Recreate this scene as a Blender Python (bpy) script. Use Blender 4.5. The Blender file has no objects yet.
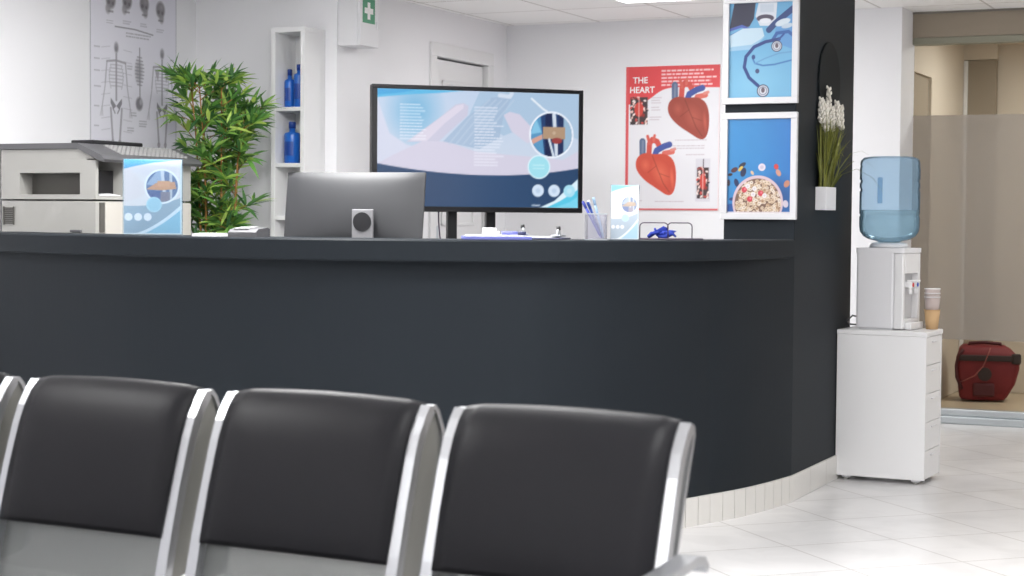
import bpy, bmesh, math, random
import numpy as np
from mathutils import Vector, Matrix

random.seed(7)
S = bpy.context.scene
COL = S.collection
PI = math.pi

# ------------------------------------------------------------------ colours and materials
def s2l(c):
    return c / 12.92 if c <= 0.04045 else ((c + 0.055) / 1.055) ** 2.4

def rgb(r, g, b):
    return (s2l(r / 255), s2l(g / 255), s2l(b / 255), 1.0)

def new_mat(name):
    m = bpy.data.materials.new(name)
    m.use_nodes = True
    nt = m.node_tree
    nt.nodes.clear()
    out = nt.nodes.new('ShaderNodeOutputMaterial')
    return m, nt, out

def N(nt, kind, **kw):
    n = nt.nodes.new(kind)
    for k, v in kw.items():
        setattr(n, k, v)
    return n

def mat(name, col, rough=0.5, metal=0.0, vary=0.04, scale=6.0, bump=0.0, bscale=60.0, coat=0.0, spec=0.5):
    """Principled material with a soft noise variation of the base colour and an optional fine bump."""
    m, nt, out = new_mat(name)
    b = N(nt, 'ShaderNodeBsdfPrincipled')
    b.inputs['Roughness'].default_value = rough
    b.inputs['Metallic'].default_value = metal
    b.inputs['Coat Weight'].default_value = coat
    b.inputs['Specular IOR Level'].default_value = spec
    tc = N(nt, 'ShaderNodeTexCoord')
    nz = N(nt, 'ShaderNodeTexNoise')
    nz.inputs['Scale'].default_value = scale
    nz.inputs['Detail'].default_value = 3
    nt.links.new(tc.outputs['Object'], nz.inputs['Vector'])
    mx = N(nt, 'ShaderNodeMix', data_type='RGBA')
    mx.inputs['A'].default_value = tuple(c * (1 - vary) for c in col[:3]) + (1,)
    mx.inputs['B'].default_value = tuple(min(1, c * (1 + vary)) for c in col[:3]) + (1,)
    nt.links.new(nz.outputs['Fac'], mx.inputs['Factor'])
    nt.links.new(mx.outputs['Result'], b.inputs['Base Color'])
    if bump:
        n2 = N(nt, 'ShaderNodeTexNoise')
        n2.inputs['Scale'].default_value = bscale
        nt.links.new(tc.outputs['Object'], n2.inputs['Vector'])
        bp = N(nt, 'ShaderNodeBump')
        bp.inputs['Strength'].default_value = bump
        bp.inputs['Distance'].default_value = 0.01
        nt.links.new(n2.outputs['Fac'], bp.inputs['Height'])
        nt.links.new(bp.outputs['Normal'], b.inputs['Normal'])
    nt.links.new(b.outputs['BSDF'], out.inputs['Surface'])
    return m

def mat_tiles(name, c1, c2, grout, size, ang, gw, rough, off=(0, 0), veins=True):
    """Square tiles with narrow joints, laid at an angle to world X."""
    m, nt, out = new_mat(name)
    b = N(nt, 'ShaderNodeBsdfPrincipled')
    geo = N(nt, 'ShaderNodeNewGeometry')
    mp = N(nt, 'ShaderNodeMapping')
    mp.inputs['Rotation'].default_value = (0, 0, ang)
    mp.inputs['Location'].default_value = (off[0], off[1], 0)
    nt.links.new(geo.outputs['Position'], mp.inputs['Vector'])
    br = N(nt, 'ShaderNodeTexBrick', offset=0.0, squash=1.0)
    br.inputs['Scale'].default_value = 1.0
    br.inputs['Brick Width'].default_value = size
    br.inputs['Row Height'].default_value = size
    br.inputs['Mortar Size'].default_value = gw
    br.inputs['Mortar Smooth'].default_value = 0.2
    br.inputs['Color1'].default_value = c1
    br.inputs['Color2'].default_value = c2
    br.inputs['Mortar'].default_value = grout
    nt.links.new(mp.outputs['Vector'], br.inputs['Vector'])
    colr = br.outputs['Color']
    if veins:
        nz = N(nt, 'ShaderNodeTexNoise')
        nz.inputs['Scale'].default_value = 3.5
        nz.inputs['Detail'].default_value = 6
        nz.inputs['Distortion'].default_value = 1.2
        nt.links.new(mp.outputs['Vector'], nz.inputs['Vector'])
        rp = N(nt, 'ShaderNodeValToRGB')
        rp.color_ramp.elements[0].position = 0.35
        rp.color_ramp.elements[0].color = (0.90, 0.90, 0.90, 1)
        rp.color_ramp.elements[1].position = 0.6
        rp.color_ramp.elements[1].color = (1, 1, 1, 1)
        nt.links.new(nz.outputs['Fac'], rp.inputs['Fac'])
        mx = N(nt, 'ShaderNodeMix', data_type='RGBA', blend_type='MULTIPLY')
        mx.inputs['Factor'].default_value = 1
        nt.links.new(colr, mx.inputs['A'])
        nt.links.new(rp.outputs['Color'], mx.inputs['B'])
        colr = mx.outputs['Result']
    nt.links.new(colr, b.inputs['Base Color'])
    b.inputs['Roughness'].default_value = rough
    nt.links.new(b.outputs['BSDF'], out.inputs['Surface'])
    return m

def mat_emit(name, col, strength):
    m, nt, out = new_mat(name)
    e = N(nt, 'ShaderNodeEmission')
    e.inputs['Color'].default_value = col
    e.inputs['Strength'].default_value = strength
    nt.links.new(e.outputs['Emission'], out.inputs['Surface'])
    return m

def mat_print(name, rough=0.45, emit=0.0):
    """Printed sheet (or lit screen) whose artwork is held in the mesh colour attribute 'Col'."""
    m, nt, out = new_mat(name)
    a = N(nt, 'ShaderNodeAttribute', attribute_name='Col')
    b = N(nt, 'ShaderNodeBsdfPrincipled')
    b.inputs['Roughness'].default_value = rough
    if emit:
        b.inputs['Base Color'].default_value = (0.01, 0.01, 0.012, 1)
        nt.links.new(a.outputs['Color'], b.inputs['Emission Color'])
        b.inputs['Emission Strength'].default_value = emit
    else:
        nt.links.new(a.outputs['Color'], b.inputs['Base Color'])
    nt.links.new(b.outputs['BSDF'], out.inputs['Surface'])
    return m

def mat_clear(name, tint, gloss=0.12, body=None, bodyw=0.0, rough=0.08, fres=True, blend_rough=None):
    """Thin clear sheet: tinted transparency, a sheen of reflection and optionally a milky share."""
    m, nt, out = new_mat(name)
    tr = N(nt, 'ShaderNodeBsdfTransparent')
    tr.inputs['Color'].default_value = tint
    last = tr.outputs['BSDF']
    if body is not None:
        df = N(nt, 'ShaderNodeBsdfDiffuse')
        df.inputs['Color'].default_value = body
        tl = N(nt, 'ShaderNodeBsdfTranslucent')
        tl.inputs['Color'].default_value = body
        m0 = N(nt, 'ShaderNodeMixShader')
        m0.inputs['Fac'].default_value = 0.5
        nt.links.new(df.outputs['BSDF'], m0.inputs[1])
        nt.links.new(tl.outputs['BSDF'], m0.inputs[2])
        m1 = N(nt, 'ShaderNodeMixShader')
        m1.inputs['Fac'].default_value = bodyw
        nt.links.new(last, m1.inputs[1])
        nt.links.new(m0.outputs['Shader'], m1.inputs[2])
        last = m1.outputs['Shader']
    gl = N(nt, 'ShaderNodeBsdfGlossy')
    gl.inputs['Roughness'].default_value = rough
    m2 = N(nt, 'ShaderNodeMixShader')
    if fres:
        lw = N(nt, 'ShaderNodeLayerWeight')
        lw.inputs['Blend'].default_value = gloss
        nt.links.new(lw.outputs['Fresnel'], m2.inputs['Fac'])
    else:
        m2.inputs['Fac'].default_value = gloss
    nt.links.new(last, m2.inputs[1])
    nt.links.new(gl.outputs['BSDF'], m2.inputs[2])
    nt.links.new(m2.outputs['Shader'], out.inputs['Surface'])
    return m

def mat_perforated(name, col, pitch=0.006, hole=0.30):
    """Steel sheet with rows of round holes (real see-through holes in the material)."""
    m, nt, out = new_mat(name)
    tc = N(nt, 'ShaderNodeTexCoord')
    sx = N(nt, 'ShaderNodeSeparateXYZ')
    nt.links.new(tc.outputs['Object'], sx.inputs['Vector'])
    def mth(op, a, b=None):
        n = N(nt, 'ShaderNodeMath', operation=op)
        for i, v in enumerate((a, b)):
            if v is None:
                continue
            if isinstance(v, (int, float)):
                n.inputs[i].default_value = v
            else:
                nt.links.new(v, n.inputs[i])
        return n.outputs[0]
    row = mth('DIVIDE', sx.outputs['Z'], pitch * 0.87)
    rowi = mth('FLOOR', row)
    fz = mth('SUBTRACT', mth('FRACT', row), 0.5)
    shift = mth('MULTIPLY', mth('MODULO', rowi, 2.0), 0.5)
    fx = mth('SUBTRACT', mth('FRACT', mth('ADD', mth('DIVIDE', sx.outputs['X'], pitch), shift)), 0.5)
    d = mth('SQRT', mth('ADD', mth('MULTIPLY', fx, fx), mth('MULTIPLY', fz, fz)))
    isH = mth('LESS_THAN', d, hole)
    b = N(nt, 'ShaderNodeBsdfPrincipled')
    b.inputs['Base Color'].default_value = col
    b.inputs['Metallic'].default_value = 0.6
    b.inputs['Roughness'].default_value = 0.42
    tr = N(nt, 'ShaderNodeBsdfTransparent')
    mx = N(nt, 'ShaderNodeMixShader')
    nt.links.new(isH, mx.inputs['Fac'])
    nt.links.new(b.outputs['BSDF'], mx.inputs[1])
    nt.links.new(tr.outputs['BSDF'], mx.inputs[2])
    nt.links.new(mx.outputs['Shader'], out.inputs['Surface'])
    return m

def mat_leaf(name, c1, c2, scale=9.0, c3=None):
    """Leaf colour that changes from leaf to leaf (random per mesh island)."""
    m, nt, out = new_mat(name)
    geo = N(nt, 'ShaderNodeNewGeometry')
    rp = N(nt, 'ShaderNodeValToRGB')
    rp.color_ramp.elements[0].color = c1
    rp.color_ramp.elements[1].color = c2
    if c3 is not None:
        e = rp.color_ramp.elements.new(0.6)
        e.color = c3
    nt.links.new(geo.outputs['Random Per Island'], rp.inputs['Fac'])
    b = N(nt, 'ShaderNodeBsdfPrincipled')
    b.inputs['Roughness'].default_value = 0.42
    nt.links.new(rp.outputs['Color'], b.inputs['Base Color'])
    tl = N(nt, 'ShaderNodeBsdfTranslucent')
    nt.links.new(rp.outputs['Color'], tl.inputs['Color'])
    mx = N(nt, 'ShaderNodeMixShader')
    mx.inputs['Fac'].default_value = 0.25
    nt.links.new(b.outputs['BSDF'], mx.inputs[1])
    nt.links.new(tl.outputs['BSDF'], mx.inputs[2])
    nt.links.new(mx.outputs['Shader'], out.inputs['Surface'])
    return m

# ------------------------------------------------------------------ mesh builder
class MB:
    """Collects shapes into one mesh; each shape takes a material slot."""
    def __init__(self):
        self.bm = bmesh.new()
        self.slot = 0

    def _mark(self, faces, smooth=False):
        for f in faces:
            f.material_index = self.slot
            f.smooth = smooth

    def box(self, x0, x1, y0, y1, z0, z1, bevel=0.0, seg=2, mtx=None):
        r = bmesh.ops.create_cube(self.bm, size=1.0)
        vs = r['verts']
        for v in vs:
            v.co = Vector(((x0 + x1) / 2 + v.co.x * (x1 - x0), (y0 + y1) / 2 + v.co.y * (y1 - y0), (z0 + z1) / 2 + v.co.z * (z1 - z0)))
        fs = set(f for v in vs for f in v.link_faces)
        self._mark(fs)
        if bevel > 0:
            es = set(e for f in fs for e in f.edges)
            rb = bmesh.ops.bevel(self.bm, geom=list(es), offset=bevel, segments=seg, affect='EDGES', profile=0.5)
            self._mark([f for f in rb['faces']], False)
            vs = list(set(v for f in rb['faces'] for v in f.verts) | set(v for v in vs if v.is_valid))
            for v in vs:
                for f in v.link_faces:
                    f.material_index = self.slot
        if mtx is not None:
            bmesh.ops.transform(self.bm, matrix=mtx, verts=[v for v in vs if v.is_valid])
        return self

    def prism(self, pts, a, b, axis='z', smooth=False):
        """Extrude a closed 2-D outline. axis z: (x,y); axis y: (x,z); axis x: (y,z)."""
        def to3(p, t):
            return {'z': (p[0], p[1], t), 'y': (p[0], t, p[1]), 'x': (t, p[0], p[1])}[axis]
        lo = [self.bm.verts.new(to3(p, a)) for p in pts]
        hi = [self.bm.verts.new(to3(p, b)) for p in pts]
        n = len(pts)
        fs = [self.bm.faces.new(lo[::-1]), self.bm.faces.new(hi)]
        side = [self.bm.faces.new((lo[i], lo[(i + 1) % n], hi[(i + 1) % n], hi[i])) for i in range(n)]
        self._mark(fs)
        self._mark(side, smooth)
        return self

    def loft(self, rings, closed=True, caps=True, smooth=True):
        R = [[self.bm.verts.new(p) for p in r] for r in rings]
        n = len(R[0])
        fs = []
        for i in range(len(R) - 1):
            for j in range(n if closed else n - 1):
                k = (j + 1) % n
                fs.append(self.bm.faces.new((R[i][j], R[i][k], R[i + 1][k], R[i + 1][j])))
        self._mark(fs, smooth)
        if caps and closed:
            self._mark([self.bm.faces.new(R[0][::-1]), self.bm.faces.new(R[-1])])
        return self

    def tube(self, pts, r, n=10, caps=True):
        pts = [Vector(p) for p in pts]
        rs = r if isinstance(r, (list, tuple)) else [r] * len(pts)
        rings = []
        prev = None
        for i, p in enumerate(pts):
            d = (pts[min(i + 1, len(pts) - 1)] - pts[max(i - 1, 0)]).normalized()
            if prev is None:
                ref = Vector((0, 0, 1)) if abs(d.z) < 0.9 else Vector((1, 0, 0))
            else:
                ref = prev
            s = (ref - d * ref.dot(d)).normalized()
            prev = s
            t = d.cross(s)
            rings.append([p + (s * math.cos(2 * PI * k / n) + t * math.sin(2 * PI * k / n)) * rs[i] for k in range(n)])
        return self.loft(rings, True, caps, True)

    def lathe(self, prof, cx=0, cy=0, n=32, caps=True):
        """prof: list of (r, z)."""
        rings = [[(cx + r * math.cos(2 * PI * k / n), cy + r * math.sin(2 * PI * k / n), z) for k in range(n)] for r, z in prof]
        return self.loft(rings, True, caps, True)

    def ribbon(self, path, normals, w_dir, w, t):
        """Flat bar: path points, per-point thickness direction, constant width direction."""
        rings = []
        for p, nn, ww in zip(path, normals, w if isinstance(w, list) else [w] * len(path)):
            p = Vector(p); nn = Vector(nn); wd = Vector(w_dir)
            rings.append([p - wd * ww / 2 - nn * t / 2, p + wd * ww / 2 - nn * t / 2, p + wd * ww / 2 + nn * t / 2, p - wd * ww / 2 + nn * t / 2])
        return self.loft(rings, True, True, False)

    def tri(self, pts, smooth=False):
        f = self.bm.faces.new([self.bm.verts.new(p) for p in pts])
        self._mark([f], smooth)
        return self

    def build(self, name, mats, parent=None, loc=None, rz=None, auto=True, double=None):
        me = bpy.data.meshes.new(name)
        bmesh.ops.recalc_face_normals(self.bm, faces=self.bm.faces[:])
        self.bm.to_mesh(me)
        self.bm.free()
        for m in (mats if isinstance(mats, (list, tuple)) else [mats]):
            me.materials.append(m)
        o = bpy.data.objects.new(name, me)
        COL.objects.link(o)
        if parent is not None:
            o.parent = parent
        if loc is not None:
            o.location = loc
        if rz is not None:
            o.rotation_euler = (0, 0, rz)
        return o

def tag(o, label, cat, group=None, kind=None):
    o['label'] = label
    o['category'] = cat
    if group:
        o['group'] = group
    if kind:
        o['kind'] = kind
    return o

def thing(name, label, cat, loc=(0, 0, 0), rz=0.0, group=None):
    o = bpy.data.objects.new(name, None)
    o.empty_display_size = 0.1
    COL.objects.link(o)
    o.location = loc
    o.rotation_euler = (0, 0, rz)
    return tag(o, label, cat, group)

def copy_tree(o, parent=None):
    c = o.copy()
    COL.objects.link(c)
    c.parent = parent
    for ch in list(o.children):
        copy_tree(ch, c)
    return c

# ------------------------------------------------------------------ room frame: u runs along the back wall, v into the room's depth
TH = math.radians(25.0)
CT, ST = math.cos(TH), math.sin(TH)
O0 = Vector((-0.0455, 11.37, 0.0))
HC = 2.44                     # ceiling height
def R(u, v, z=0.0):
    return Vector((O0.x + u * CT + v * ST, O0.y - u * ST + v * CT, z))
def structure(o):
    o['kind'] = 'structure'
    return o
def sbuild(mb, name, m, parent=None):
    """Structure mesh authored in room coordinates (u, v, z)."""
    if parent is not None:
        return mb.build(name, m, parent)
    return structure(mb.build(name, m, None, O0, -TH))

# ------------------------------------------------------------------ artwork canvas (printed sheets and screens)
class Art:
    def __init__(self, w, h, cell, bg):
        self.w, self.h = w, h
        self.nx, self.ny = max(2, int(w / cell)), max(2, int(h / cell))
        self.cell = w / self.nx
        xs = np.linspace(0, w, self.nx + 1)
        ys = np.linspace(0, h, self.ny + 1)
        self.X, self.Y = np.meshgrid(xs, ys)          # Y up
        self.C = np.zeros((self.ny + 1, self.nx + 1, 3))
        self.C[:] = np.array(bg, float)
    def blend(self, mask, col):
        a = np.clip(mask, 0, 1)[..., None]
        col = np.asarray(col, float)
        self.C = self.C * (1 - a) + col * a
        return self
    def aa(self, d):                                    # signed distance (negative inside) to coverage
        return np.clip(0.5 - d / self.cell, 0, 1)
    def circle(self, x, y, r, col, a=1.0):
        return self.blend(self.aa(np.hypot(self.X - x, self.Y - y) - r) * a, col)
    def ellipse(self, x, y, rx, ry, col, ang=0.0, a=1.0, soft=0.0):
        c, s = math.cos(ang), math.sin(ang)
        dx, dy = self.X - x, self.Y - y
        q = np.hypot((dx * c + dy * s) / rx, (-dx * s + dy * c) / ry)
        if soft:
            return self.blend(np.clip((1 - q) / soft, 0, 1) * a, col)
        return self.blend(self.aa((q - 1) * min(rx, ry)) * a, col)
    def ring(self, x, y, r, t, col, a=1.0):
        return self.blend(self.aa(np.abs(np.hypot(self.X - x, self.Y - y) - r) - t / 2) * a, col)
    def rect(self, x0, y0, x1, y1, col, a=1.0, ang=0.0):
        cx, cy = (x0 + x1) / 2, (y0 + y1) / 2
        c, s = math.cos(ang), math.sin(ang)
        dx, dy = self.X - cx, self.Y - cy
        d = np.maximum(np.abs(dx * c + dy * s) - (x1 - x0) / 2, np.abs(-dx * s + dy * c) - (y1 - y0) / 2)
        return self.blend(self.aa(d) * a, col)
    def stroke(self, pts, t, col, a=1.0):
        d = np.full(self.X.shape, 1e9)
        for (ax, ay), (bx, by) in zip(pts[:-1], pts[1:]):
            vx, vy = bx - ax, by - ay
            L = max(vx * vx + vy * vy, 1e-12)
            q = np.clip(((self.X - ax) * vx + (self.Y - ay) * vy) / L, 0, 1)
            d = np.minimum(d, np.hypot(self.X - ax - q * vx, self.Y - ay - q * vy))
        return self.blend(self.aa(d - t / 2) * a, col)
    def poly(self, pts, col, a=1.0):
        ins = np.zeros(self.X.shape, bool)
        d = np.full(self.X.shape, 1e9)
        n = len(pts)
        for i in range(n):
            (ax, ay), (bx, by) = pts[i], pts[(i + 1) % n]
            if ay != by:
                cond = ((ay > self.Y) != (by > self.Y)) & (self.X < (bx - ax) * (self.Y - ay) / (by - ay) + ax)
                ins ^= cond
            vx, vy = bx - ax, by - ay
            L = max(vx * vx + vy * vy, 1e-12)
            q = np.clip(((self.X - ax) * vx + (self.Y - ay) * vy) / L, 0, 1)
            d = np.minimum(d, np.hypot(self.X - ax - q * vx, self.Y - ay - q * vy))
        return self.blend(self.aa(np.where(ins, -d, d)) * a, col)
    def below(self, fn, col, a=1.0):
        """Fill everything under the curve y = fn(x)."""
        return self.blend(self.aa(self.Y - fn(self.X)) * a, col)
    def text(self, x0, x1, y0, lines, pitch, t, col, a=1.0, seed=1, ragged=0.25):
        """Blocks of small print as rows of short dashes."""
        rn = random.Random(seed)
        for i in range(lines):
            y = y0 - i * pitch
            x = x0
            end = x1 - rn.random() * ragged * (x1 - x0)
            while x < end:
                w = (0.03 + 0.09 * rn.random()) * (x1 - x0)
                self.rect(x, y - t / 2, min(x + w, end), y + t / 2, col, a)
                x += w + 0.018 * (x1 - x0)
        return self
    def mesh(self, name, m, parent=None, thick=0.0):
        """Upright sheet: x = width centred on 0, z = height from 0, facing -y."""
        nx, ny = self.nx, self.ny
        me = bpy.data.meshes.new(name)
        V = np.stack([self.X - self.w / 2, np.zeros_like(self.X), self.Y], -1).reshape(-1, 3)
        idx = np.arange((nx + 1) * (ny + 1)).reshape(ny + 1, nx + 1)
        F = np.stack([idx[:-1, :-1], idx[:-1, 1:], idx[1:, 1:], idx[1:, :-1]], -1).reshape(-1, 4)
        verts = V.tolist(); faces = F.tolist()
        cols = self.C.reshape(-1, 3)
        if thick:
            b = len(verts)
            for (i, j) in ((0, 0), (0, nx), (ny, nx), (ny, 0)):
                k = int(idx[i, j]); v = verts[k]
                verts.append([v[0], thick, v[2]])
            faces.append([b + 3, b + 2, b + 1, b])
            edge = [list(map(int, idx[0, ::-1])) + [b, b + 1], list(map(int, idx[:, -1][::-1])) + [b + 1, b + 2],
                    list(map(int, idx[-1, :])) + [b + 2, b + 3], list(map(int, idx[:, 0])) + [b + 3, b]]
            faces += edge
            cols = np.concatenate([cols, np.tile([[235, 235, 235]], (4, 1))])
        me.from_pydata(verts, [], faces)
        at = me.color_attributes.new('Col', 'FLOAT_COLOR', 'POINT')
        c = np.clip(cols / 255.0, 0, 1)
        lin = np.where(c <= 0.04045, c / 12.92, ((c + 0.055) / 1.055) ** 2.4)
        buf = np.ones((len(verts), 4), np.float32)
        buf[:, :3] = lin
        at.data.foreach_set('color', buf.ravel())
        me.materials.append(m)
        me.update()
        o = bpy.data.objects.new(name, me)
        COL.objects.link(o)
        if parent is not None:
            o.parent = parent
        return o

def letters(name, body, size, m, parent, loc, rot, extrude=0.0006, align='CENTER'):
    cu = bpy.data.curves.new(name, 'FONT')
    cu.body = body
    cu.size = size
    cu.align_x = align
    cu.extrude = extrude
    cu.offset = 0.004 * size * 4
    tmp = bpy.data.objects.new(name + '_tmp', cu)
    COL.objects.link(tmp)
    dg = bpy.context.evaluated_depsgraph_get()
    dg.update()
    me = bpy.data.meshes.new_from_object(tmp.evaluated_get(dg))
    bpy.data.objects.remove(tmp)
    bpy.data.curves.remove(cu)
    me.materials.clear()
    me.materials.append(m)
    o = bpy.data.objects.new(name, me)
    COL.objects.link(o)
    o.parent = parent
    o.location = loc
    o.rotation_euler = rot
    return o

# ------------------------------------------------------------------ camera
cam = bpy.data.cameras.new('camera')
cam_o = bpy.data.objects.new('camera', cam)
COL.objects.link(cam_o)
F_PX, HORIZON, ROLL = 1750.0, 218.0, 0.008
cam.sensor_width = 36.0
cam.lens = F_PX / 1024 * 36.0
pitch = math.atan((288 - HORIZON) / F_PX)
cam_o.rotation_mode = 'QUATERNION'
q = Matrix.Rotation(PI / 2 - pitch, 4, 'X') @ Matrix.Rotation(ROLL, 4, 'Z')
cam_o.rotation_quaternion = q.to_quaternion()
cam_o.location = (0, 0, 1.2)
cam.dof.use_dof = True
cam.dof.focus_distance = 7.4
cam.dof.aperture_fstop = 5.6
cam.clip_start = 0.05
S.camera = cam_o
S.view_settings.view_transform = 'Standard'
S.view_settings.look = 'None'
S.view_settings.gamma = 1.0
S.view_settings.use_curve_mapping = False
S.view_settings.exposure = 0.55
S.cycles.use_denoising = True
S.cycles.max_bounces = 10
S.cycles.diffuse_bounces = 5
S.cycles.transparent_max_bounces = 16
S.cycles.sample_clamp_indirect = 6.0

# ------------------------------------------------------------------ materials
M = {}
M['wall'] = mat('white_paint', rgb(236, 236, 239), 0.6, vary=0.012, scale=1.2, bump=0.03, bscale=180)
M['frame_white'] = mat('white_frame', rgb(190, 190, 193), 0.4, vary=0.01)
M['slate'] = mat('slate_paint', rgb(30, 35, 40), 0.55, vary=0.03, scale=1.5, bump=0.03, bscale=150, spec=0.12)
M['beige'] = mat('beige_paint', rgb(206, 195, 180), 0.6, vary=0.015, scale=1.2)
M['beige_dark'] = mat('taupe_panel', rgb(150, 138, 122), 0.6, vary=0.02)
M['ceil_edge'] = mat('ceiling_trim', rgb(120, 115, 108), 0.6)
M['white_gloss'] = mat('white_laminate', rgb(228, 228, 229), 0.35, vary=0.01)
M['white_plastic'] = mat('white_plastic', rgb(225, 225, 228), 0.4, vary=0.01)
M['grey_plastic'] = mat('grey_plastic', rgb(168, 167, 163), 0.45, vary=0.015)
M['warm_plastic'] = mat('warm_grey_plastic', rgb(194, 190, 183), 0.45, vary=0.015)
M['dark_plastic'] = mat('dark_grey_plastic', rgb(92, 92, 95), 0.5, vary=0.03)
M['black'] = mat('black_plastic', rgb(22, 22, 26), 0.35, vary=0.05)
M['recess'] = mat('deep_grey_plastic', rgb(82, 80, 76), 0.6, vary=0.04)  # deep grey for copier slot, grille, handle and door backing
M['steel'] = mat('chrome', (0.44, 0.45, 0.47, 1), 0.33, 1.0, vary=0.01)
M['alu'] = mat('brushed_aluminium', rgb(196, 202, 206), 0.32, 0.8, vary=0.02)
M['leather'] = mat('black_leather', rgb(25, 25, 28), 0.45, vary=0.06, scale=30, bump=0.06, bscale=350, spec=0.12)
M['perf'] = mat_perforated('perforated_steel', rgb(112, 115, 114))
M['side_steel'] = mat('grey_steel_sheet', rgb(120, 120, 116), 0.4, 0.5, vary=0.02)
M['screen_back'] = mat('monitor_graphite', rgb(50, 51, 54), 0.5, 0.1, vary=0.02)
M['stand_grey'] = mat('monitor_stand_grey', rgb(140, 140, 143), 0.4, 0.4, vary=0.02)
M['print'] = mat_print('printed_paper', 0.45)
M['gloss_print'] = mat_print('glossy_photo_print', 0.3)
M['tv'] = mat_print('lit_screen', 0.25, emit=0.72)
M['blue_bottle'] = mat('blue_plastic', rgb(32, 100, 192), 0.3, vary=0.05)
M['blue_cap'] = mat('blue_cap_plastic', rgb(28, 62, 140), 0.4, vary=0.03)
M['green_sign'] = mat('green_sign', rgb(74, 148, 112), 0.5, vary=0.01)
M['pure_white'] = mat('white_sign', rgb(240, 240, 240), 0.5, vary=0.005)
M['red'] = mat('red_nylon', rgb(112, 20, 28), 0.6, vary=0.12, scale=14)
M['red_dark'] = mat('dark_red_nylon', rgb(76, 18, 26), 0.6, vary=0.1)
M['strap'] = mat('dark_strap', rgb(52, 40, 40), 0.7, vary=0.05)
M['kraft'] = mat('kraft_paper', rgb(192, 158, 116), 0.7, vary=0.03)
M['cup_white'] = mat_clear('clear_cup', (0.95, 0.92, 0.92, 1), 0.1, rgb(238, 226, 222), 0.75)
M['leaf'] = mat_leaf('bamboo_leaves', rgb(52, 98, 56), rgb(190, 216, 104), c3=rgb(108, 160, 76))
M['grass'] = mat_leaf('grass_blades', rgb(66, 76, 28), rgb(140, 142, 62))
M['petal'] = mat('white_petals', rgb(226, 222, 212), 0.6, vary=0.03)
M['stem'] = mat('cane_stem', rgb(146, 104, 50), 0.6, vary=0.12, scale=20)
M['soil'] = mat('soil', rgb(58, 44, 34), 0.9, vary=0.2, scale=40)
M['pen_blue'] = mat('blue_pen', rgb(62, 74, 168), 0.35)
M['pen_light'] = mat('pale_blue_pen', rgb(142, 170, 200), 0.35)
M['pen_white'] = mat('white_pen', rgb(220, 222, 230), 0.35)
M['board_blue'] = mat('violet_blue_board', rgb(104, 110, 178), 0.5)
M['board_navy'] = mat('navy_board', rgb(54, 58, 92), 0.5)
M['paper'] = mat('paper_white', rgb(238, 238, 240), 0.6, vary=0.01)
M['wire'] = mat('dark_wire', rgb(86, 74, 92), 0.4, 0.4)
M['fabric_blue'] = mat('blue_fabric', rgb(38, 62, 170), 0.7, vary=0.2, scale=30)
M['bluewater'] = mat_clear('blue_polycarbonate', (0.80, 0.90, 0.98, 1), 0.07, rgb(158, 198, 226), 0.26)
M['water'] = mat_clear('water', (0.92, 0.97, 0.97, 1), 0.10, rgb(216, 230, 228), 0.30)
M['glass'] = mat_clear('window_glass', (0.95, 0.96, 0.95, 1), 0.06)
M['frost'] = mat_clear('frosted_film', (0.74, 0.73, 0.72, 1), 0.03, rgb(206, 200, 194), 0.38, rough=0.4)
M['acrylic'] = mat_clear('clear_acrylic', (0.93, 0.96, 0.98, 1), 0.12, rgb(200, 222, 236), 0.08)
M['mesh_cup'] = mat_clear('silver_mesh', (0.93, 0.93, 0.95, 1), 0.08, rgb(214, 214, 220), 0.25)
M['floor'] = mat_tiles('marble_tiles', rgb(220, 219, 219), rgb(215, 214, 215), rgb(182, 179, 177), 0.45, -math.radians(20), 0.004, 0.28, off=(0.0, 0.18))
M['floor_in'] = mat('beige_floor', rgb(188, 172, 148), 0.35, vary=0.05, scale=3)
M['ceil'] = mat_tiles('ceiling_tiles', rgb(247, 246, 245), rgb(245, 244, 243), rgb(204, 201, 197), 0.6, TH, 0.008, 0.8, veins=False)
M['marble'] = mat('marble_skirting', rgb(212, 210, 206), 0.3, vary=0.05, scale=9)
M['lamp'] = mat_emit('lamp_diffuser', (1, 0.985, 0.96, 1), 6.0)

# ================================================================== THE SETTING
mb = MB(); mb.box(-3.2, 9, -13.5, 0.22, -0.12, 0.0)
sbuild(mb, 'floor', M['floor'])
mb = MB(); mb.box(1.9, 9, 0.22, 4.4, -0.12, -0.004)
structure(mb.build('floor_inner', M['floor_in'], None, O0, -TH))
mb = MB(); mb.box(-1.1, 9, -13.5, 0.3, HC, HC + 0.12)
sbuild(mb, 'ceiling', M['ceil'])
mb = MB(); mb.box(2.2, 9, 0.3, 4.4, HC, HC + 0.12)
structure(mb.build('ceiling_inner', M['beige'], None, O0, -TH))
mb = MB(); mb.box(-1.0, -0.832, -13.5, -2.252, 0, HC)
sbuild(mb, 'wall_left', M['wall'])
mb = MB(); mb.prism([(-0.832, -2.252), (0.068, -2.252), (0.068, -1.92), (-0.1, -1.92), (-0.1, -2.0), (-0.832, -2.0)], 0, HC)
sbuild(mb, 'wall_left_pillar', M['wall'])
# door wall, with the door opening between v = -1.07 and -0.225
DV0, DV1, DTOP = -1.035, -0.262, 2.19
mb = MB()
mb.box(-0.12, 0, -1.99, DV0, 0, HC); mb.box(-0.12, 0, DV1, 0.12, 0, HC); mb.box(-0.12, 0, DV0, DV1, DTOP, HC)
sbuild(mb, 'wall_left_door', M['wall'])
mb = MB()
mb.box(0.0, 2.2, 0, 0.12, 0, HC)
mb.prism([(2.2, -0.09), (2.574, -0.09), (2.574, 0.26), (2.2, 0.26)], 0, HC)
sbuild(mb, 'wall_back', M['wall'])
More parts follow.
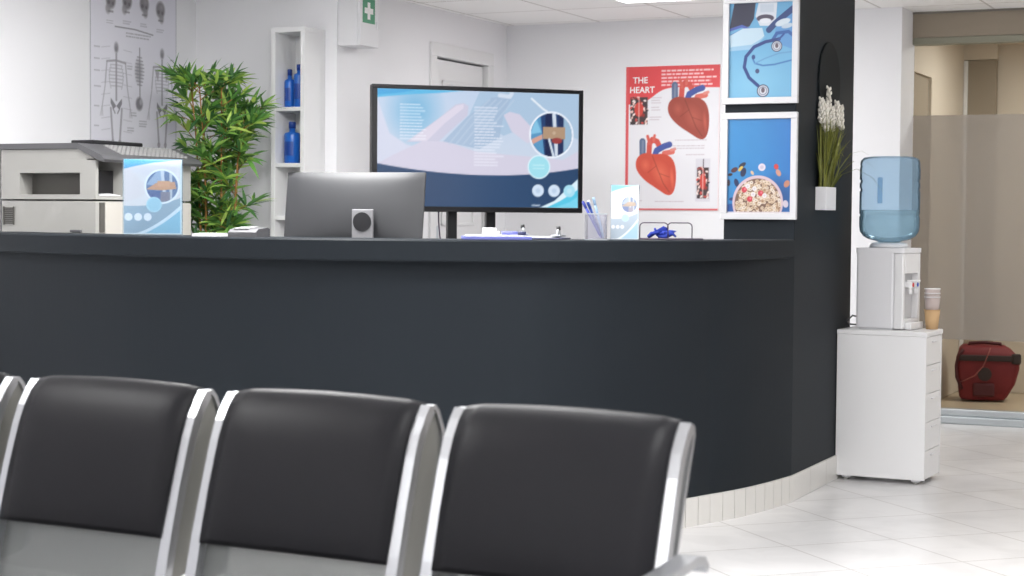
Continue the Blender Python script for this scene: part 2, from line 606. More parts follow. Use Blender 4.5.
# door
door = structure(thing('door_1', 'white panelled door in the left wall behind the television', 'door', O0, -TH))
mb = MB()
for a, b in ((DV0 - 0.04, DV0 + 0.035), (DV1 - 0.035, DV1 + 0.04)):
    mb.box(-0.1, 0.016, a, b, 0, DTOP - 0.03, 0.004)
mb.box(-0.1, 0.016, DV0 - 0.04, DV1 + 0.04, DTOP - 0.03, DTOP + 0.05, 0.004)
mb.build('door_frame', M['white_gloss'], door)
mb = MB()
lv0, lv1, lt = DV0 + 0.043, DV1 - 0.047, DTOP - 0.042
mb.box(-0.065, -0.022, lv0, lv1, 0.01, lt)
for z0, z1 in ((1.15, lt - 0.12), (0.2, 0.98)):
    p0, p1 = lv0 + 0.12, lv1 - 0.12
    for a in ((p0, p1, z0, z0 + 0.02), (p0, p1, z1 - 0.02, z1), (p0, p0 + 0.02, z0, z1), (p1 - 0.02, p1, z0, z1)):
        mb.box(-0.024, -0.012, a[0], a[1], a[2], a[3], 0.004)
mb.build('door_leaf', M['white_gloss'], door)
mb = MB(); mb.box(-0.021, -0.015, lv0 + 0.03, lv0 + 0.08, 0.95, 1.15, 0.004)
mb.tube([(-0.018, lv0 + 0.055, 1.06), (0.03, lv0 + 0.055, 1.06), (0.035, lv0 + 0.08, 1.06), (0.035, lv0 + 0.17, 1.06)], 0.008)
mb.build('door_handle', M['alu'], door)
mb = MB(); mb.box(-0.14, -0.11, DV0 - 0.1, DV1 + 0.1, 0, DTOP + 0.05)
structure(mb.build('wall_behind_door', M['recess'], None, O0, -TH))
# skirting of the walls that can be seen
mb = MB()
mb.box(0.0, 2.2, -0.012, 0, 0, 0.09); mb.box(2.2, 2.586, -0.102, -0.09, 0, 0.09)
sbuild(mb, 'baseboard_back', M['marble'])
# dark pillar at the end of the counter
PU0, PU1, PV0, PV1 = 2.475, 2.79, -3.045, -2.06
mb = MB(); mb.box(PU0, PU1, PV0, PV1, 0, HC, 0.006, 2)
sbuild(mb, 'wall_pillar', M['slate'])
mb = MB()
k = 0
v = PV0 - 0.002
while v < PV1 - 0.05:
    mb.box(PU1, PU1 + 0.012, v, min(v + 0.268, PV1), 0, 0.112, 0.002, 1)
    v += 0.271
sbuild(mb, 'baseboard_pillar', M['marble'])
# walls out of the frame that close the room
mb = MB(); mb.box(8.9, 9.02, -13.5, 4.4, 0, HC); sbuild(mb, 'wall_right', M['wall'])
mb = MB(); mb.box(-1, 9, -13.6, -13.5, 0, HC); sbuild(mb, 'wall_front', M['wall'])

# room behind the glass partition
mb = MB(); mb.box(2.35, 2.49, 0.26, 0.42, 0, HC); mb.box(2.35, 2.49, 1.18, 2.5, 0, HC); mb.box(2.35, 2.49, 0.42, 1.18, 2.13, HC)
structure(mb.build('wall_inner_left', M['beige'], None, O0, -TH))
mb = MB(); mb.box(2.43, 2.47, 0.42, 1.18, 0, 2.13)
structure(mb.build('door_2', M['beige_dark'], None, O0, -TH))
mb = MB(); mb.box(2.3, 9, 2.34, 2.46, 0, HC); mb.box(2.49, 2.72, 2.26, 2.34, 2.335, HC)
structure(mb.build('wall_inner_back', M['beige'], None, O0, -TH))
mb = MB(); mb.box(2.521, 2.713, 2.26, 2.338, 0, 2.33)
structure(mb.build('trim_3', M['beige_dark'], None, O0, -TH))
mb = MB(); mb.box(2.492, 2.52, 2.25, 2.338, 0, 2.33, 0.004)
structure(mb.build('trim_4', M['white_gloss'], None, O0, -TH))
mb = MB(); mb.box(2.574, 9, 0.2, 0.3, 2.289, HC)
structure(mb.build('trim_1', M['beige_dark'], None, O0, -TH))
mb = MB(); mb.box(2.574, 9, 0.19, 0.21, HC - 0.012, HC)
structure(mb.build('trim_2', M['ceil_edge'], None, O0, -TH))
# glazed partition: sill, head rail, post, pane and frosted band
win = structure(thing('window_1', 'glass partition with frosted band beside the white wall end', 'glass partition', O0, -TH))
mb = MB()
mb.box(2.574, 7, 0.195, 0.305, 0.0, 0.045, 0.006); mb.box(2.574, 7, 0.215, 0.285, 0.045, 0.088, 0.006)
mb.build('sill_rail', M['alu'], win)
mb = MB(); mb.box(2.575, 7, 0.195, 0.285, 2.247, 2.288, 0.004)
mb.build('head_rail', mat('grey_green_rail', rgb(140, 138, 122), 0.5, 0.2), win)
mb = MB(); mb.box(2.5755, 7, 0.248, 0.252, 0.088, 2.25)
mb.build('pane', M['glass'], win)
mb = MB(); mb.box(2.5755, 7, 0.244, 0.2455, 0.50, 1.83)
mb.build('frosted_band', M['frost'], win)

# ceiling light panels: one in view, the others added as fill light
def ceiling_or_fill_light(u, v, label, power, group='square ceiling light panels', colr=(1, 0.995, 0.99)):
    t = thing('ceiling_or_fill_light', label, 'ceiling light', R(u, v, HC), -TH, group)
    mb = MB()
    for a in ((-0.3, 0.3, -0.3, -0.275), (-0.3, 0.3, 0.275, 0.3), (-0.3, -0.275, -0.275, 0.275), (0.275, 0.3, -0.275, 0.275)):
        mb.box(a[0], a[1], a[2], a[3], -0.012, -0.0005)
    mb.build('frame', M['white_gloss'], t)
    mb = MB(); mb.box(-0.275, 0.275, -0.275, 0.275, -0.009, -0.001)
    mb.build('diffuser', M['lamp'], t)
    L = bpy.data.lights.new('panel_light', 'AREA')
    L.shape = 'SQUARE'; L.size = 0.54; L.energy = power; L.color = colr
    lo = bpy.data.objects.new('panel_light', L)
    COL.objects.link(lo)
    lo.parent = t
    lo.location = (0, 0, -0.016)
    return t
PW = 11
ceiling_or_fill_light(1.46, -1.2, 'square ceiling light above the heart poster', PW)
FILL_LAMPS = [(1.1, -4.6, 44), (0.6, -4.4, 1), (1.75, -3.7, 8), (2.6, -5.8, 20), (4.2, -5.4, 20), (4.4, -8.0, 32), (1.2, -7.8, 30), (7.2, -5.0, 14), (7.2, -9, 26), (4.4, -11.2, 42), (1.4, -11.2, 42)]  # unseen fill lamps added to brighten walls, floor and counter

# ================================================================== RECEPTION COUNTER
def catmull(P, n):
    out = []
    P = [Vector((p[0], p[1])) for p in P]
    for i in range(1, len(P) - 2):
        p0, p1, p2, p3 = P[i - 1:i + 3]
        for k in range(n):
            t = k / n
            out.append(0.5 * (2 * p1 + (p2 - p0) * t + (2 * p0 - 5 * p1 + 4 * p2 - p3) * t * t + (3 * p1 - p0 - 3 * p2 + p3) * t ** 3))
    out.append(P[-2])
    return out
LIP = catmull([(-2.95, 8.4), (-2.53, 7.80), (-2.15, 7.35), (-1.75, 6.98), (-1.344, 6.69), (-0.7, 6.375), (-0.043, 6.295), (0.33, 6.41), (0.68, 6.68), (0.95, 6.99), (1.197, 7.425), (1.4, 7.9)], 12)
def offset(curve, d):
    out = []
    n = len(curve)
    for i, p in enumerate(curve):
        tg = (curve[min(i + 1, n - 1)] - curve[max(i - 1, 0)]).normalized()
        nv = Vector((-tg.y, tg.x))
        dd = d(i / (n - 1)) if callable(d) else d
        out.append(p + nv * dd)
    return out
def band(mb, outer, inner, z0, z1, bev=0.0, smooth=True):
    rings = []
    for a, b in zip(outer, inner):
        n = (b - a).normalized()
        if bev:
            r = [(a + n * bev, z0), (a, z0 + bev), (a, z1 - bev), (a + n * bev, z1), (b - n * bev, z1), (b, z1 - bev), (b, z0 + bev), (b - n * bev, z0)]
        else:
            r = [(a, z0), (a, z1), (b, z1), (b, z0)]
        rings.append([(p.x, p.y, z) for p, z in r])
    mb.loft(rings, True, True, False)
    return mb
ctr = thing('reception_counter', 'dark slate curved reception counter with white tile skirting', 'reception counter', (0, 0, 0))
OV = lambda t: 0.075 * min(1.0, (1 - t) / 0.16)
body = offset(LIP, OV)
mb = MB(); band(mb, body, offset(body, 0.12), 0.0, 1.045)
mb.build('front_panel', M['slate'], ctr)
mb = MB(); band(mb, LIP, offset(LIP, lambda t: 0.36 * min(1, (1 - t) / 0.18 + 0.08)), 1.04, 1.12, 0.006)
mb.build('countertop', M['slate'], ctr)
# tile skirting: short pieces following the curve
mb = MB()
acc = [0.0]
for a, b in zip(body[:-1], body[1:]):
    acc.append(acc[-1] + (b - a).length)
def along(s):
    for i in range(len(acc) - 1):
        if acc[i + 1] >= s:
            f = (s - acc[i]) / (acc[i + 1] - acc[i])
            return body[i].lerp(body[i + 1], f)
    return body[-1]
tp = 0.079
s = 0.0
while s + 0.02 < acc[-1]:
    a, b = along(s + 0.0015), along(min(s + tp - 0.0015, acc[-1]))
    d = (b - a).normalized(); n = Vector((d.y, -d.x)) * 0.012
    mb.prism([(a.x, a.y), (a.x + n.x, a.y + n.y), (b.x + n.x, b.y + n.y), (b.x, b.y)], 0.0, 0.113)
    s += tp
mb.build('skirting', M['marble'], ctr)
# staff desk behind the raised front
desk_in = [p for p in offset(LIP, 0.20) if -1.5 < p.x < 0.75]
desk_out = [p for p in offset(LIP, 0.95) ]
mb = MB()
mb.prism([(-1.45, 7.02), (-0.75, 6.70), (0.0, 6.62), (0.45, 6.95), (0.45, 7.5), (-1.1, 7.62)], 0.71, 0.75)
for x, y in ((-0.85, 7.5), (0.35, 7.38)):
    mb.box(x, x + 0.04, y, y + 0.04, 0, 0.71)
mb.build('staff_desk', M['white_gloss'], ctr)

# ================================================================== WAITING BENCH
bench = thing('waiting_bench', 'row of black padded waiting chairs with chrome frames in front of the counter', 'waiting bench', (-1.540, 4.167, 0), -math.radians(28.4))
PITCH, CW = 0.548, 0.472
FRONT = [(-0.16, 0.40), (-0.146, 0.44), (-0.118, 0.55), (-0.088, 0.65), (-0.060, 0.735), (-0.043, 0.775), (-0.022, 0.806), (-0.004, 0.826)]
REAR = [(-0.004, 0.826), (0.008, 0.828), (0.020, 0.816), (0.038, 0.780), (0.042, 0.745), (0.030, 0.68), (0.004, 0.60), (-0.05, 0.46)]
REAR_END = [(-0.004, 0.826), (0.004, 0.822), (0.006, 0.808), (-0.004, 0.780), (-0.018, 0.745), (-0.040, 0.68), (-0.066, 0.60), (-0.11, 0.46)]
def nrm(path):
    out = []
    for i in range(len(path)):
        a, b = path[max(i - 1, 0)], path[min(i + 1, len(path) - 1)]
        d = Vector((0, b[0] - a[0], b[1] - a[1])).normalized()
        out.append(Vector((0, -d.z, d.y)))
    return out
def chair_parts(i):
    x0 = i * PITCH
    last = i == 3
    # perforated back shell
    mb = MB()
    p = [(x0 + 0.01, q + 0.012, z) for q, z in FRONT[:-1]]
    mb.loft([[(x0 + 0.012, q + 0.010, z), (x0 + CW - 0.012, q + 0.010, z), (x0 + CW - 0.012, q + 0.013, z), (x0 + 0.012, q + 0.013, z)] for q, z in FRONT[:-1]], True, True, False)
    back = mb.build('backrest', M['perf'], bench)
    # frame: front bar over the top and down the rear, on each side
    for x in (x0 + 0.0, x0 + CW):
        mb = MB()
        w = [0.026, 0.026, 0.024] + [0.022] * 5
        mb.ribbon([(x, q, z) for q, z in FRONT], nrm(FRONT), (1, 0, 0), w, 0.022)
        rear = REAR if not (last and x > x0) else REAR_END
        mb.ribbon([(x, q, z) for q, z in rear], nrm(rear), (1, 0, 0), 0.020, 0.010)
        mb.build('side_frame', M['steel'], back)
        mb = MB()
        poly = [(q + 0.006, z) for q, z in FRONT[1:]] + [(q - 0.003, z) for q, z in rear[2:]]
        mb.prism(poly, x - 0.004, x + 0.004, 'x')
        mb.build('side_plate', M['side_steel'], back)
    # padded cushion: rounded block that follows the back and rolls over at the top
    path = [(-0.128, 0.535), (-0.1275, 0.5355), (-0.124, 0.545), (-0.112, 0.585), (-0.096, 0.64), (-0.078, 0.695), (-0.062, 0.742), (-0.046, 0.778), (-0.028, 0.806), (-0.012, 0.822), (0.0, 0.828), (0.010, 0.828), (0.0105, 0.828)]
    th = [0.003, 0.008, 0.013, 0.017, 0.019, 0.019, 0.018, 0.016, 0.013, 0.010, 0.007, 0.004, 0.001]
    nn = nrm(path)
    nn[0] = nn[1] = nn[2]; nn[-1] = nn[-2] = nn[-3]
    rings = []
    xa, xb = x0 + 0.0125, x0 + CW - 0.0125
    for (q, z), t, n in zip(path, th, nn):
        c = Vector((0, q, z))
        r = []
        m = 12
        for k in range(m + 1):                     # front face from left to right, crowned
            f = k / m
            e = min(f, 1 - f) / 0.035
            cr = 1.0 if e >= 1 else math.sqrt(max(0, 1 - (1 - e) ** 2))
            h = t * (0.35 + 0.65 * cr) + 0.007 * math.sin(PI * f)
            fx = xa + (xb - xa) * f
            r.append(Vector((fx, 0, 0)) + c + n * (0.006 + h))
        r.append(Vector((xb, 0, 0)) + c + n * 0.006)
        r.append(Vector((xa, 0, 0)) + c + n * 0.006)
        rings.append(r)
    mb = MB(); mb.loft(rings, True, True, True)
    mb.build('back_cushion', M['leather'], back)
    # seat shell and seat cushion
    mb = MB()
    prof = [(-0.16, 0.405), (-0.20, 0.392), (-0.35, 0.388), (-0.52, 0.405), (-0.585, 0.40), (-0.60, 0.375)]
    mb.loft([[(x0 + 0.012, q, z), (x0 + CW - 0.012, q, z), (x0 + CW - 0.012, q, z - 0.003), (x0 + 0.012, q, z - 0.003)] for q, z in prof], True, True, False)
    seat = mb.build('seat', M['perf'], bench)
    mb = MB(); mb.box(x0 + 0.02, x0 + CW - 0.02, -0.585, -0.24, 0.405, 0.445, 0.016, 3)
    mb.build('seat_cushion', M['leather'], seat)
    for x in (x0, x0 + CW):
        mb = MB()
        pf = [(-0.16, 0.40), (-0.22, 0.385), (-0.36, 0.38), (-0.52, 0.397), (-0.59, 0.393), (-0.612, 0.365)]
        mb.ribbon([(x, q, z) for q, z in pf], nrm(pf), (1, 0, 0), 0.026, 0.022)
        mb.build('seat_frame', M['steel'], seat)
for i in range(4):
    chair_parts(i)
mb = MB(); mb.box(-0.05, 3 * PITCH + CW + 0.05, -0.42, -0.35, 0.31, 0.365, 0.006)
mb.build('beam', M['side_steel'], bench)
for x in (0.25, 3 * PITCH + 0.24):
    mb = MB()
    mb.box(x - 0.03, x + 0.03, -0.415, -0.355, 0.05, 0.31, 0.006)
    mb.ribbon([(x, 0.02, 0.012), (x, -0.1, 0.035), (x, -0.3, 0.06), (x, -0.47, 0.06), (x, -0.6, 0.04), (x, -0.68, 0.012)], [(0, 0, 1)] * 6, (1, 0, 0), 0.05, 0.022)
    mb.build('leg', M['steel'], bench)
for x in (-0.05, 3 * PITCH + CW + 0.052):
    mb = MB()
    pa = [(-0.075, 0.585), (-0.09, 0.602), (-0.12, 0.606), (-0.20, 0.598), (-0.36, 0.585), (-0.48, 0.572), (-0.52, 0.54), (-0.51, 0.48), (-0.48, 0.395)]
    mb.ribbon([(x, q, z) for q, z in pa], nrm(pa), (1, 0, 0), 0.042, 0.016)
    sgn = 1 if x > 0 else -1
    mb.tube([(x, -0.10, 0.596), (x - sgn * 0.05, -0.10, 0.592)], 0.009)
    mb.tube([(x, -0.48, 0.40), (x - sgn * 0.045, -0.48, 0.39)], 0.009)
    mb.build('armrest', M['steel'], bench)

# ================================================================== COPIER behind the counter, left
cp = thing('copier', 'large pale grey office copier with dark lid behind the counter', 'copier', R(-0.26, -3.84), -TH)
# local frame: x along u (0 = right front edge), y along v (0 = near face), body x -0.55..0, y 0..0.74
def outline(x1, slope=True):
    return [(-0.55, 0.82), (x1, 0.82), (x1, 1.452), (-0.096, 1.50), (-0.55, 1.50)]
mb = MB()
mb.prism([(-0.55, 0.80), (-0.004, 0.80), (-0.004, 1.262), (-0.55, 1.262)], 0.004, 0.736, 'y')
# upper body with the slot in the near face and the paper bay in the right face left open
mb.box(-0.55, -0.30, 0.20, 0.736, 1.27, 1.50)
mb.prism([(-0.30, 1.27), (-0.20, 1.27), (-0.20, 1.50), (-0.30, 1.50)], 0.20, 0.736, 'y')
mb.prism([(-0.20, 1.27), (0, 1.27), (0, 1.452), (-0.096, 1.50), (-0.20, 1.50)], 0.20, 0.736, 'y')
for z0, z1 in ((1.27, 1.292), (1.392, 1.455)):
    mb.box(-0.55, -0.19, 0, 0.20, z0, z1)
mb.box(-0.55, -0.19, 0, 0.20, 1.455, 1.50)
mb.box(-0.55, -0.44, 0, 0.20, 1.292, 1.392)
mb.box(-0.44, -0.0895, 0.09, 0.2, 1.292, 1.392)
mb.box(-0.0895, -0.05, 0.0, 0.02, 1.27, 1.455); mb.box(-0.19, -0.0895, 0.0, 0.02, 1.27, 1.292); mb.box(-0.19, -0.0895, 0.0, 0.02, 1.392, 1.455)
mb.box(-0.05, 0, 0, 0.02, 1.27, 1.45)
mb.prism([(-0.19, 1.4555), (-0.007, 1.4555), (-0.096, 1.50), (-0.19, 1.50)], 0.0, 0.20, 'y')
mb.box(-0.19, 0, 0.02, 0.2, 1.27, 1.285)
mb.build('body', M['grey_plastic'], cp)
mb = MB(); mb.box(-0.54, -0.01, 0.01, 0.73, 0.03, 0.80, 0.01)
for a in (-0.5, -0.05):
    for b in (0.06, 0.68):
        mb.lathe([(0.022, 0.0), (0.022, 0.03)], a, b, 12)
mb.build('base_cabinet', M['warm_plastic'], cp)
mb = MB(); mb.box(-0.438, -0.0915, 0.086, 0.0895, 1.294, 1.390); mb.build('slot_recess', M['recess'], cp)
mb = MB(); mb.box(-0.085, -0.05, 0.021, 0.19, 1.286, 1.405); mb.build('paper_bay', M['black'], cp)
mb = MB(); mb.prism([(0.03, 1.287), (0.185, 1.287), (0.185, 1.291), (0.10, 1.298), (0.03, 1.291)], -0.045, -0.002, 'x'); mb.build('paper_tray', M['white_plastic'], cp)
mb = MB()
for k in range(9):
    mb.box(-0.535, -0.478, -0.004, 0.003, 1.155 + k * 0.0088, 1.160 + k * 0.0088)
mb.box(-0.538, -0.534, -0.003, 0.003, 1.15, 1.235); mb.box(-0.479, -0.475, -0.003, 0.003, 1.15, 1.235)
mb.build('vent_grille', M['recess'], cp)
mb = MB(); mb.box(-0.14, -0.08, -0.012, 0.003, 1.118, 1.130, 0.003); mb.build('latch', M['dark_plastic'], cp)
mb = MB(); mb.box(-0.004, 0.004, 0.03, 0.06, 1.12, 1.255); mb.build('door_handle', M['recess'], cp)
mb = MB(); mb.box(-0.0035, 0.006, 0.065, 0.733, 0.83, 1.258, 0.004); mb.build('front_door', M['warm_plastic'], cp)
mb = MB(); mb.prism([(-0.565, 1.502), (-0.096, 1.502), (0.045, 1.440), (0.058, 1.452), (0.04, 1.472), (-0.096, 1.528), (-0.565, 1.528)], -0.012, 0.755, 'y')
lid = mb.build('lid', M['dark_plastic'], cp)
mb = MB(); mb.box(-0.24, -0.11, 0.12, 0.50, 1.528, 1.548, 0.006); mb.build('document_feeder', M['black'], cp)
mb = MB()
nrmv = Vector((0.057, 0, 0.136)).normalized()
for i in range(5):
    for j in range(16):
        x = -0.082 + i * 0.023; y = 0.16 + j * 0.033
        z = 1.528 - (x + 0.096) * 0.412 + 0.001
        mb.box(x, x + 0.013, y, y + 0.02, z - 0.006, z + 0.0035)
mb.build('control_buttons', mat('button_grey', rgb(160, 160, 160), 0.5), lid)

# ================================================================== WALL POSTERS
sk = Art(0.728, 1.04, 0.004, (226, 225, 235))
def skeleton(a, cx, top, hh, back=False):
    f = hh / 8.0
    g = (150, 148, 157)
    a.ellipse(cx, top - 0.42 * f, 0.26 * f, 0.40 * f, (140, 138, 146), a=0.8, soft=0.5); a.ellipse(cx, top - 0.5 * f, 0.16 * f, 0.2 * f, (112, 108, 116), a=0.5, soft=0.6)
    a.stroke([(cx, top - 0.8 * f), (cx, top - 3.4 * f)], 0.16 * f, g, 0.8)
    a.stroke([(cx - 0.85 * f, top - 1.25 * f), (cx, top - 1.15 * f), (cx + 0.85 * f, top - 1.25 * f)], 0.12 * f, g, 0.8)
    for k in range(7):
        y = top - (1.4 + 0.2 * k) * f
        w = (0.45 + 0.22 * math.sin(PI * (k + 1) / 8)) * f
        for s in (-1, 1):
            a.stroke([(cx, y), (cx + s * w, y - 0.02 * f), (cx + s * w * 0.9, y - 0.16 * f)], 0.06 * f, g, 0.55)
    if back:
        for s in (-1, 1):
            a.poly([(cx + s * 0.25 * f, top - 1.4 * f), (cx + s * 0.75 * f, top - 1.35 * f), (cx + s * 0.4 * f, top - 2.1 * f)], (140, 138, 146), 0.6)
    for s in (-1, 1):
        a.poly([(cx, top - 3.75 * f), (cx + s * 0.5 * f, top - 3.3 * f), (cx + s * 0.52 * f, top - 3.6 * f), (cx + s * 0.28 * f, top - 3.95 * f)], (112, 110, 118), 0.8); a.stroke([(cx + s * 0.3 * f, top - 3.9 * f), (cx + s * 0.12 * f, top - 4.15 * f)], 0.1 * f, (120, 118, 126), 0.7)
        a.stroke([(cx + s * 0.85 * f, top - 1.3 * f), (cx + s * 1.0 * f, top - 2.5 * f)], 0.12 * f, g, 0.6)
        a.stroke([(cx + s * 1.0 * f, top - 2.6 * f), (cx + s * 1.25 * f, top - 3.7 * f)], 0.1 * f, g, 0.55)
        for k in range(4):
            a.stroke([(cx + s * 1.27 * f, top - 3.75 * f), (cx + s * (1.2 + 0.09 * k) * f, top - 4.35 * f)], 0.04 * f, g, 0.5)
        a.stroke([(cx + s * 0.5 * f, top - 3.9 * f), (cx + s * 0.32 * f, top - 5.7 * f)], 0.17 * f, g, 0.75)
        a.circle(cx + s * 0.32 * f, top - 5.8 * f, 0.15 * f, g, 0.75)
        a.stroke([(cx + s * 0.32 * f, top - 5.9 * f), (cx + s * 0.26 * f, top - 7.6 * f)], 0.13 * f, g, 0.75)
        a.stroke([(cx + s * 0.26 * f, top - 7.6 * f), (cx + s * 0.5 * f, top - 7.9 * f)], 0.14 * f, g, 0.7)
skeleton(sk, 0.21, 0.745, 0.72)
skeleton(sk, 0.60, 0.745, 0.72, True)
for k, (x, y) in enumerate(((0.165, 0.945), (0.30, 0.955), (0.445, 0.955), (0.585, 0.94))):      # four skulls
    sk.ellipse(x, y, 0.046, 0.052, (128, 124, 130), a=0.95, soft=0.35); sk.ellipse(x + 0.01, y + 0.015, 0.026, 0.024, (168, 164, 170), a=0.6, soft=0.8)
    sk.ellipse(x + (-0.022 if k < 2 else 0.01), y - 0.045, 0.026, 0.034, (146, 142, 148), a=0.8, soft=0.5)
    sk.circle(x - 0.016, y - 0.012, 0.010, (92, 88, 94), 0.7); sk.circle(x + 0.018, y - 0.016, 0.009, (96, 92, 98), 0.7)
    sk.rect(x - 0.02, y - 0.062, x + 0.022, y - 0.052, (112, 108, 114), 0.6)
    sk.text(x - 0.035, x + 0.035, y - 0.105, 2, 0.012, 0.004, (165, 163, 172), 0.8, seed=k)
sk.stroke([(0.20, 0.815), (0.36, 0.815), (0.52, 0.80)], 0.006, (96, 94, 102), 0.7)
sk.text(0.29, 0.53, 0.79, 2, 0.016, 0.005, (140, 138, 146), 0.8, seed=9)
sk.ellipse(0.398, 0.60, 0.042, 0.085, (150, 148, 156), a=0.75, soft=0.6); sk.stroke([(0.405, 0.72), (0.408, 0.46)], 0.010, (128, 126, 134), 0.7)                              # the ribcage study
for k in range(9):
    w = 0.038 * math.sin(PI * (k + 2) / 12)
    sk.stroke([(0.405 - w, 0.675 - 0.018 * k), (0.405 + w, 0.672 - 0.018 * k)], 0.006, (126, 124, 132), 0.7)
sk.ellipse(0.402, 0.43, 0.036, 0.042, (112, 108, 116), a=0.85, soft=0.4); sk.ellipse(0.415, 0.44, 0.016, 0.022, (196, 194, 204), a=0.7, soft=0.6)
for (x0, x1, y0, n, sd) in ((0.03, 0.08, 0.70, 1, 1), (0.03, 0.09, 0.64, 1, 2), (0.03, 0.08, 0.58, 1, 3), (0.03, 0.09, 0.50, 1, 4), (0.03, 0.08, 0.40, 1, 5), (0.03, 0.08, 0.30, 1, 6),
                            (0.33, 0.38, 0.38, 2, 7), (0.40, 0.47, 0.34, 3, 8), (0.40, 0.47, 0.20, 3, 10), (0.67, 0.71, 0.68, 1, 11), (0.30, 0.35, 0.62, 2, 12), (0.30, 0.36, 0.30, 2, 13)):
    sk.text(x0, x1, y0, n, 0.013, 0.005, (150, 148, 158), 0.8, seed=sd)
for y in np.arange(0.1, 0.72, 0.06):
    sk.stroke([(0.09, y), (0.16, y + 0.01)], 0.003, (176, 174, 184), 0.8); sk.stroke([(0.27, y), (0.34, y - 0.006)], 0.003, (176, 174, 184), 0.8)
sk.rect(0.0, 0.0, 0.006, 1.04, (170, 170, 178)); sk.rect(0.722, 0, 0.728, 1.04, (168, 168, 176))
p = sk.mesh('skeleton_poster', M['print'], None, 0.004)
p.location = R(-0.826, -2.804, 1.352); p.rotation_euler = (0, 0, PI / 2 - TH)
tag(p, 'tall white anatomy poster with two skeletons and a row of skulls on the left wall', 'poster')

# heart poster
hp = Art(0.6155, 0.895, 0.0036, (229, 228, 233))
RED = (222, 78, 82)
W_, H_ = 0.6155, 0.895
hp.rect(0, 0, 0.018, H_, (222, 92, 96)); hp.rect(0, 0, W_, 0.012, (214, 104, 106)); hp.rect(W_ - 0.006, 0, W_, H_, (236, 214, 216))
def wave(x):
    t = np.clip((x - 0.0) / W_, 0, 1)
    return H_ - 0.235 + 0.0 * x + 0.115 * (1 / (1 + np.exp(-(t - 0.30) * 16))) - 0.02 * t
hp.blend(1 - hp.aa(hp.Y - wave(hp.X)) * 1.0, RED)
hp.rect(0, 0, 0.018, H_, (222, 92, 96))
hp.text(0.235, 0.60, H_ - 0.03, 5, 0.022, 0.010, (248, 226, 226), 0.9, seed=3, ragged=0.3)
def heart(a, cx, cy, f, c1, c2, tilt=0.0):
    def T(x, y):
        c, s = math.cos(tilt), math.sin(tilt)
        return (cx + (x * c - y * s) * f, cy + (x * s + y * c) * f)
    a.stroke([T(-0.42, 0.35), T(-0.42, 1.0)], 0.26 * f, (92, 108, 140)); a.stroke([T(-0.42, 0.55), T(-0.4, 1.0)], 0.10 * f, (128, 140, 166), 0.8)
    a.stroke([T(-0.16, 0.3), T(-0.12, 0.9), T(0.0, 1.06), T(0.2, 0.98), T(0.34, 0.7)], 0.22 * f, (206, 84, 74)); a.stroke([T(-0.12, 0.9), T(-0.2, 1.2)], 0.12 * f, (210, 96, 84)); a.stroke([T(0.06, 1.02), T(0.1, 1.22)], 0.11 * f, (214, 104, 92))
    a.stroke([T(0.05, 0.3), T(0.18, 0.62), T(0.5, 0.78), T(0.72, 0.84)], 0.24 * f, (70, 88, 158)); a.stroke([T(0.5, 0.5), T(0.85, 0.55)], 0.2 * f, (216, 110, 98))
    a.stroke([T(0.8, 0.62), T(0.95, 0.66)], 0.12 * f, (222, 140, 128))
    pts = [T(-0.62, 0.42), T(-0.3, 0.56), T(0.1, 0.46), T(0.5, 0.5), T(0.86, 0.3), T(1.0, -0.15), T(0.98, -0.75), T(0.86, -1.12), T(0.62, -1.2), T(0.2, -0.92), T(-0.3, -0.6), T(-0.66, -0.22), T(-0.74, 0.12)]
    for r_ in range(2):                                 # round the outline once
        n = len(pts); sm = []
        for i in range(n):
            (ax, ay), (bx, by) = pts[i], pts[(i + 1) % n]
            sm += [(ax * .75 + bx * .25, ay * .75 + by * .25), (ax * .25 + bx * .75, ay * .25 + by * .75)]
        pts = sm
    a.poly(pts, c1)
    x, y = T(0.35, -0.3); a.ellipse(x, y, 0.42 * f, 0.62 * f, c2, 0.5, 0.85, soft=0.8)
    x, y = T(-0.3, 0.05); a.ellipse(x, y, 0.24 * f, 0.3 * f, c2, 0.2, 0.8, soft=0.9)
    x, y = T(0.82, -0.5); a.ellipse(x, y, 0.10 * f, 0.5 * f, tuple(min(255, int(k * 1.25)) for k in c2), 0.1, 0.5, soft=0.9)
    dk = tuple(int(k * 0.7) for k in c1)
    a.stroke([T(0.0, 0.4), T(0.2, -0.1), T(0.45, -0.7), T(0.7, -1.05)], 0.04 * f, dk, 0.55)
    a.stroke([T(0.15, 0.0), T(-0.2, -0.25)], 0.03 * f, dk, 0.5); a.stroke([T(0.3, -0.3), T(0.7, -0.45)], 0.03 * f, dk, 0.5)
heart(hp, 0.392, 0.62, 0.157, (158, 72, 60), (182, 92, 76), 0.02)
heart(hp, 0.182, 0.275, 0.156, (206, 84, 66), (226, 112, 88), 0.02)
def inset(a, x0, y0, x1, y1):
    a.rect(x0, y0, x1, y1, (70, 56, 58))
    rn = random.Random(5)
    for k in range(60):
        x, y = x0 + (x1 - x0) * rn.random(), y0 + (y1 - y0) * rn.random()
        a.ellipse(x, y, 0.010, 0.006, rn.choice([(206, 80, 74), (226, 190, 182), (150, 50, 48), (240, 226, 222), (60, 50, 56)]), rn.random() * 3)
    a.ellipse((x0 + x1) / 2, (y0 + y1) / 2 + 0.01, (x1 - x0) * 0.26, (y1 - y0) * 0.26, (208, 72, 62)); a.stroke([((x0 + x1) / 2, y0), ((x0 + x1) / 2, y1)], 0.008, (232, 214, 208), 0.6)
inset(hp, 0.03, 0.535, 0.145, 0.705)
hp.rect(0.465, 0.055, 0.56, 0.32, (216, 214, 222)); inset(hp, 0.475, 0.075, 0.55, 0.265); hp.stroke([(0.515, 0.265), (0.515, 0.315)], 0.006, (90, 80, 90))
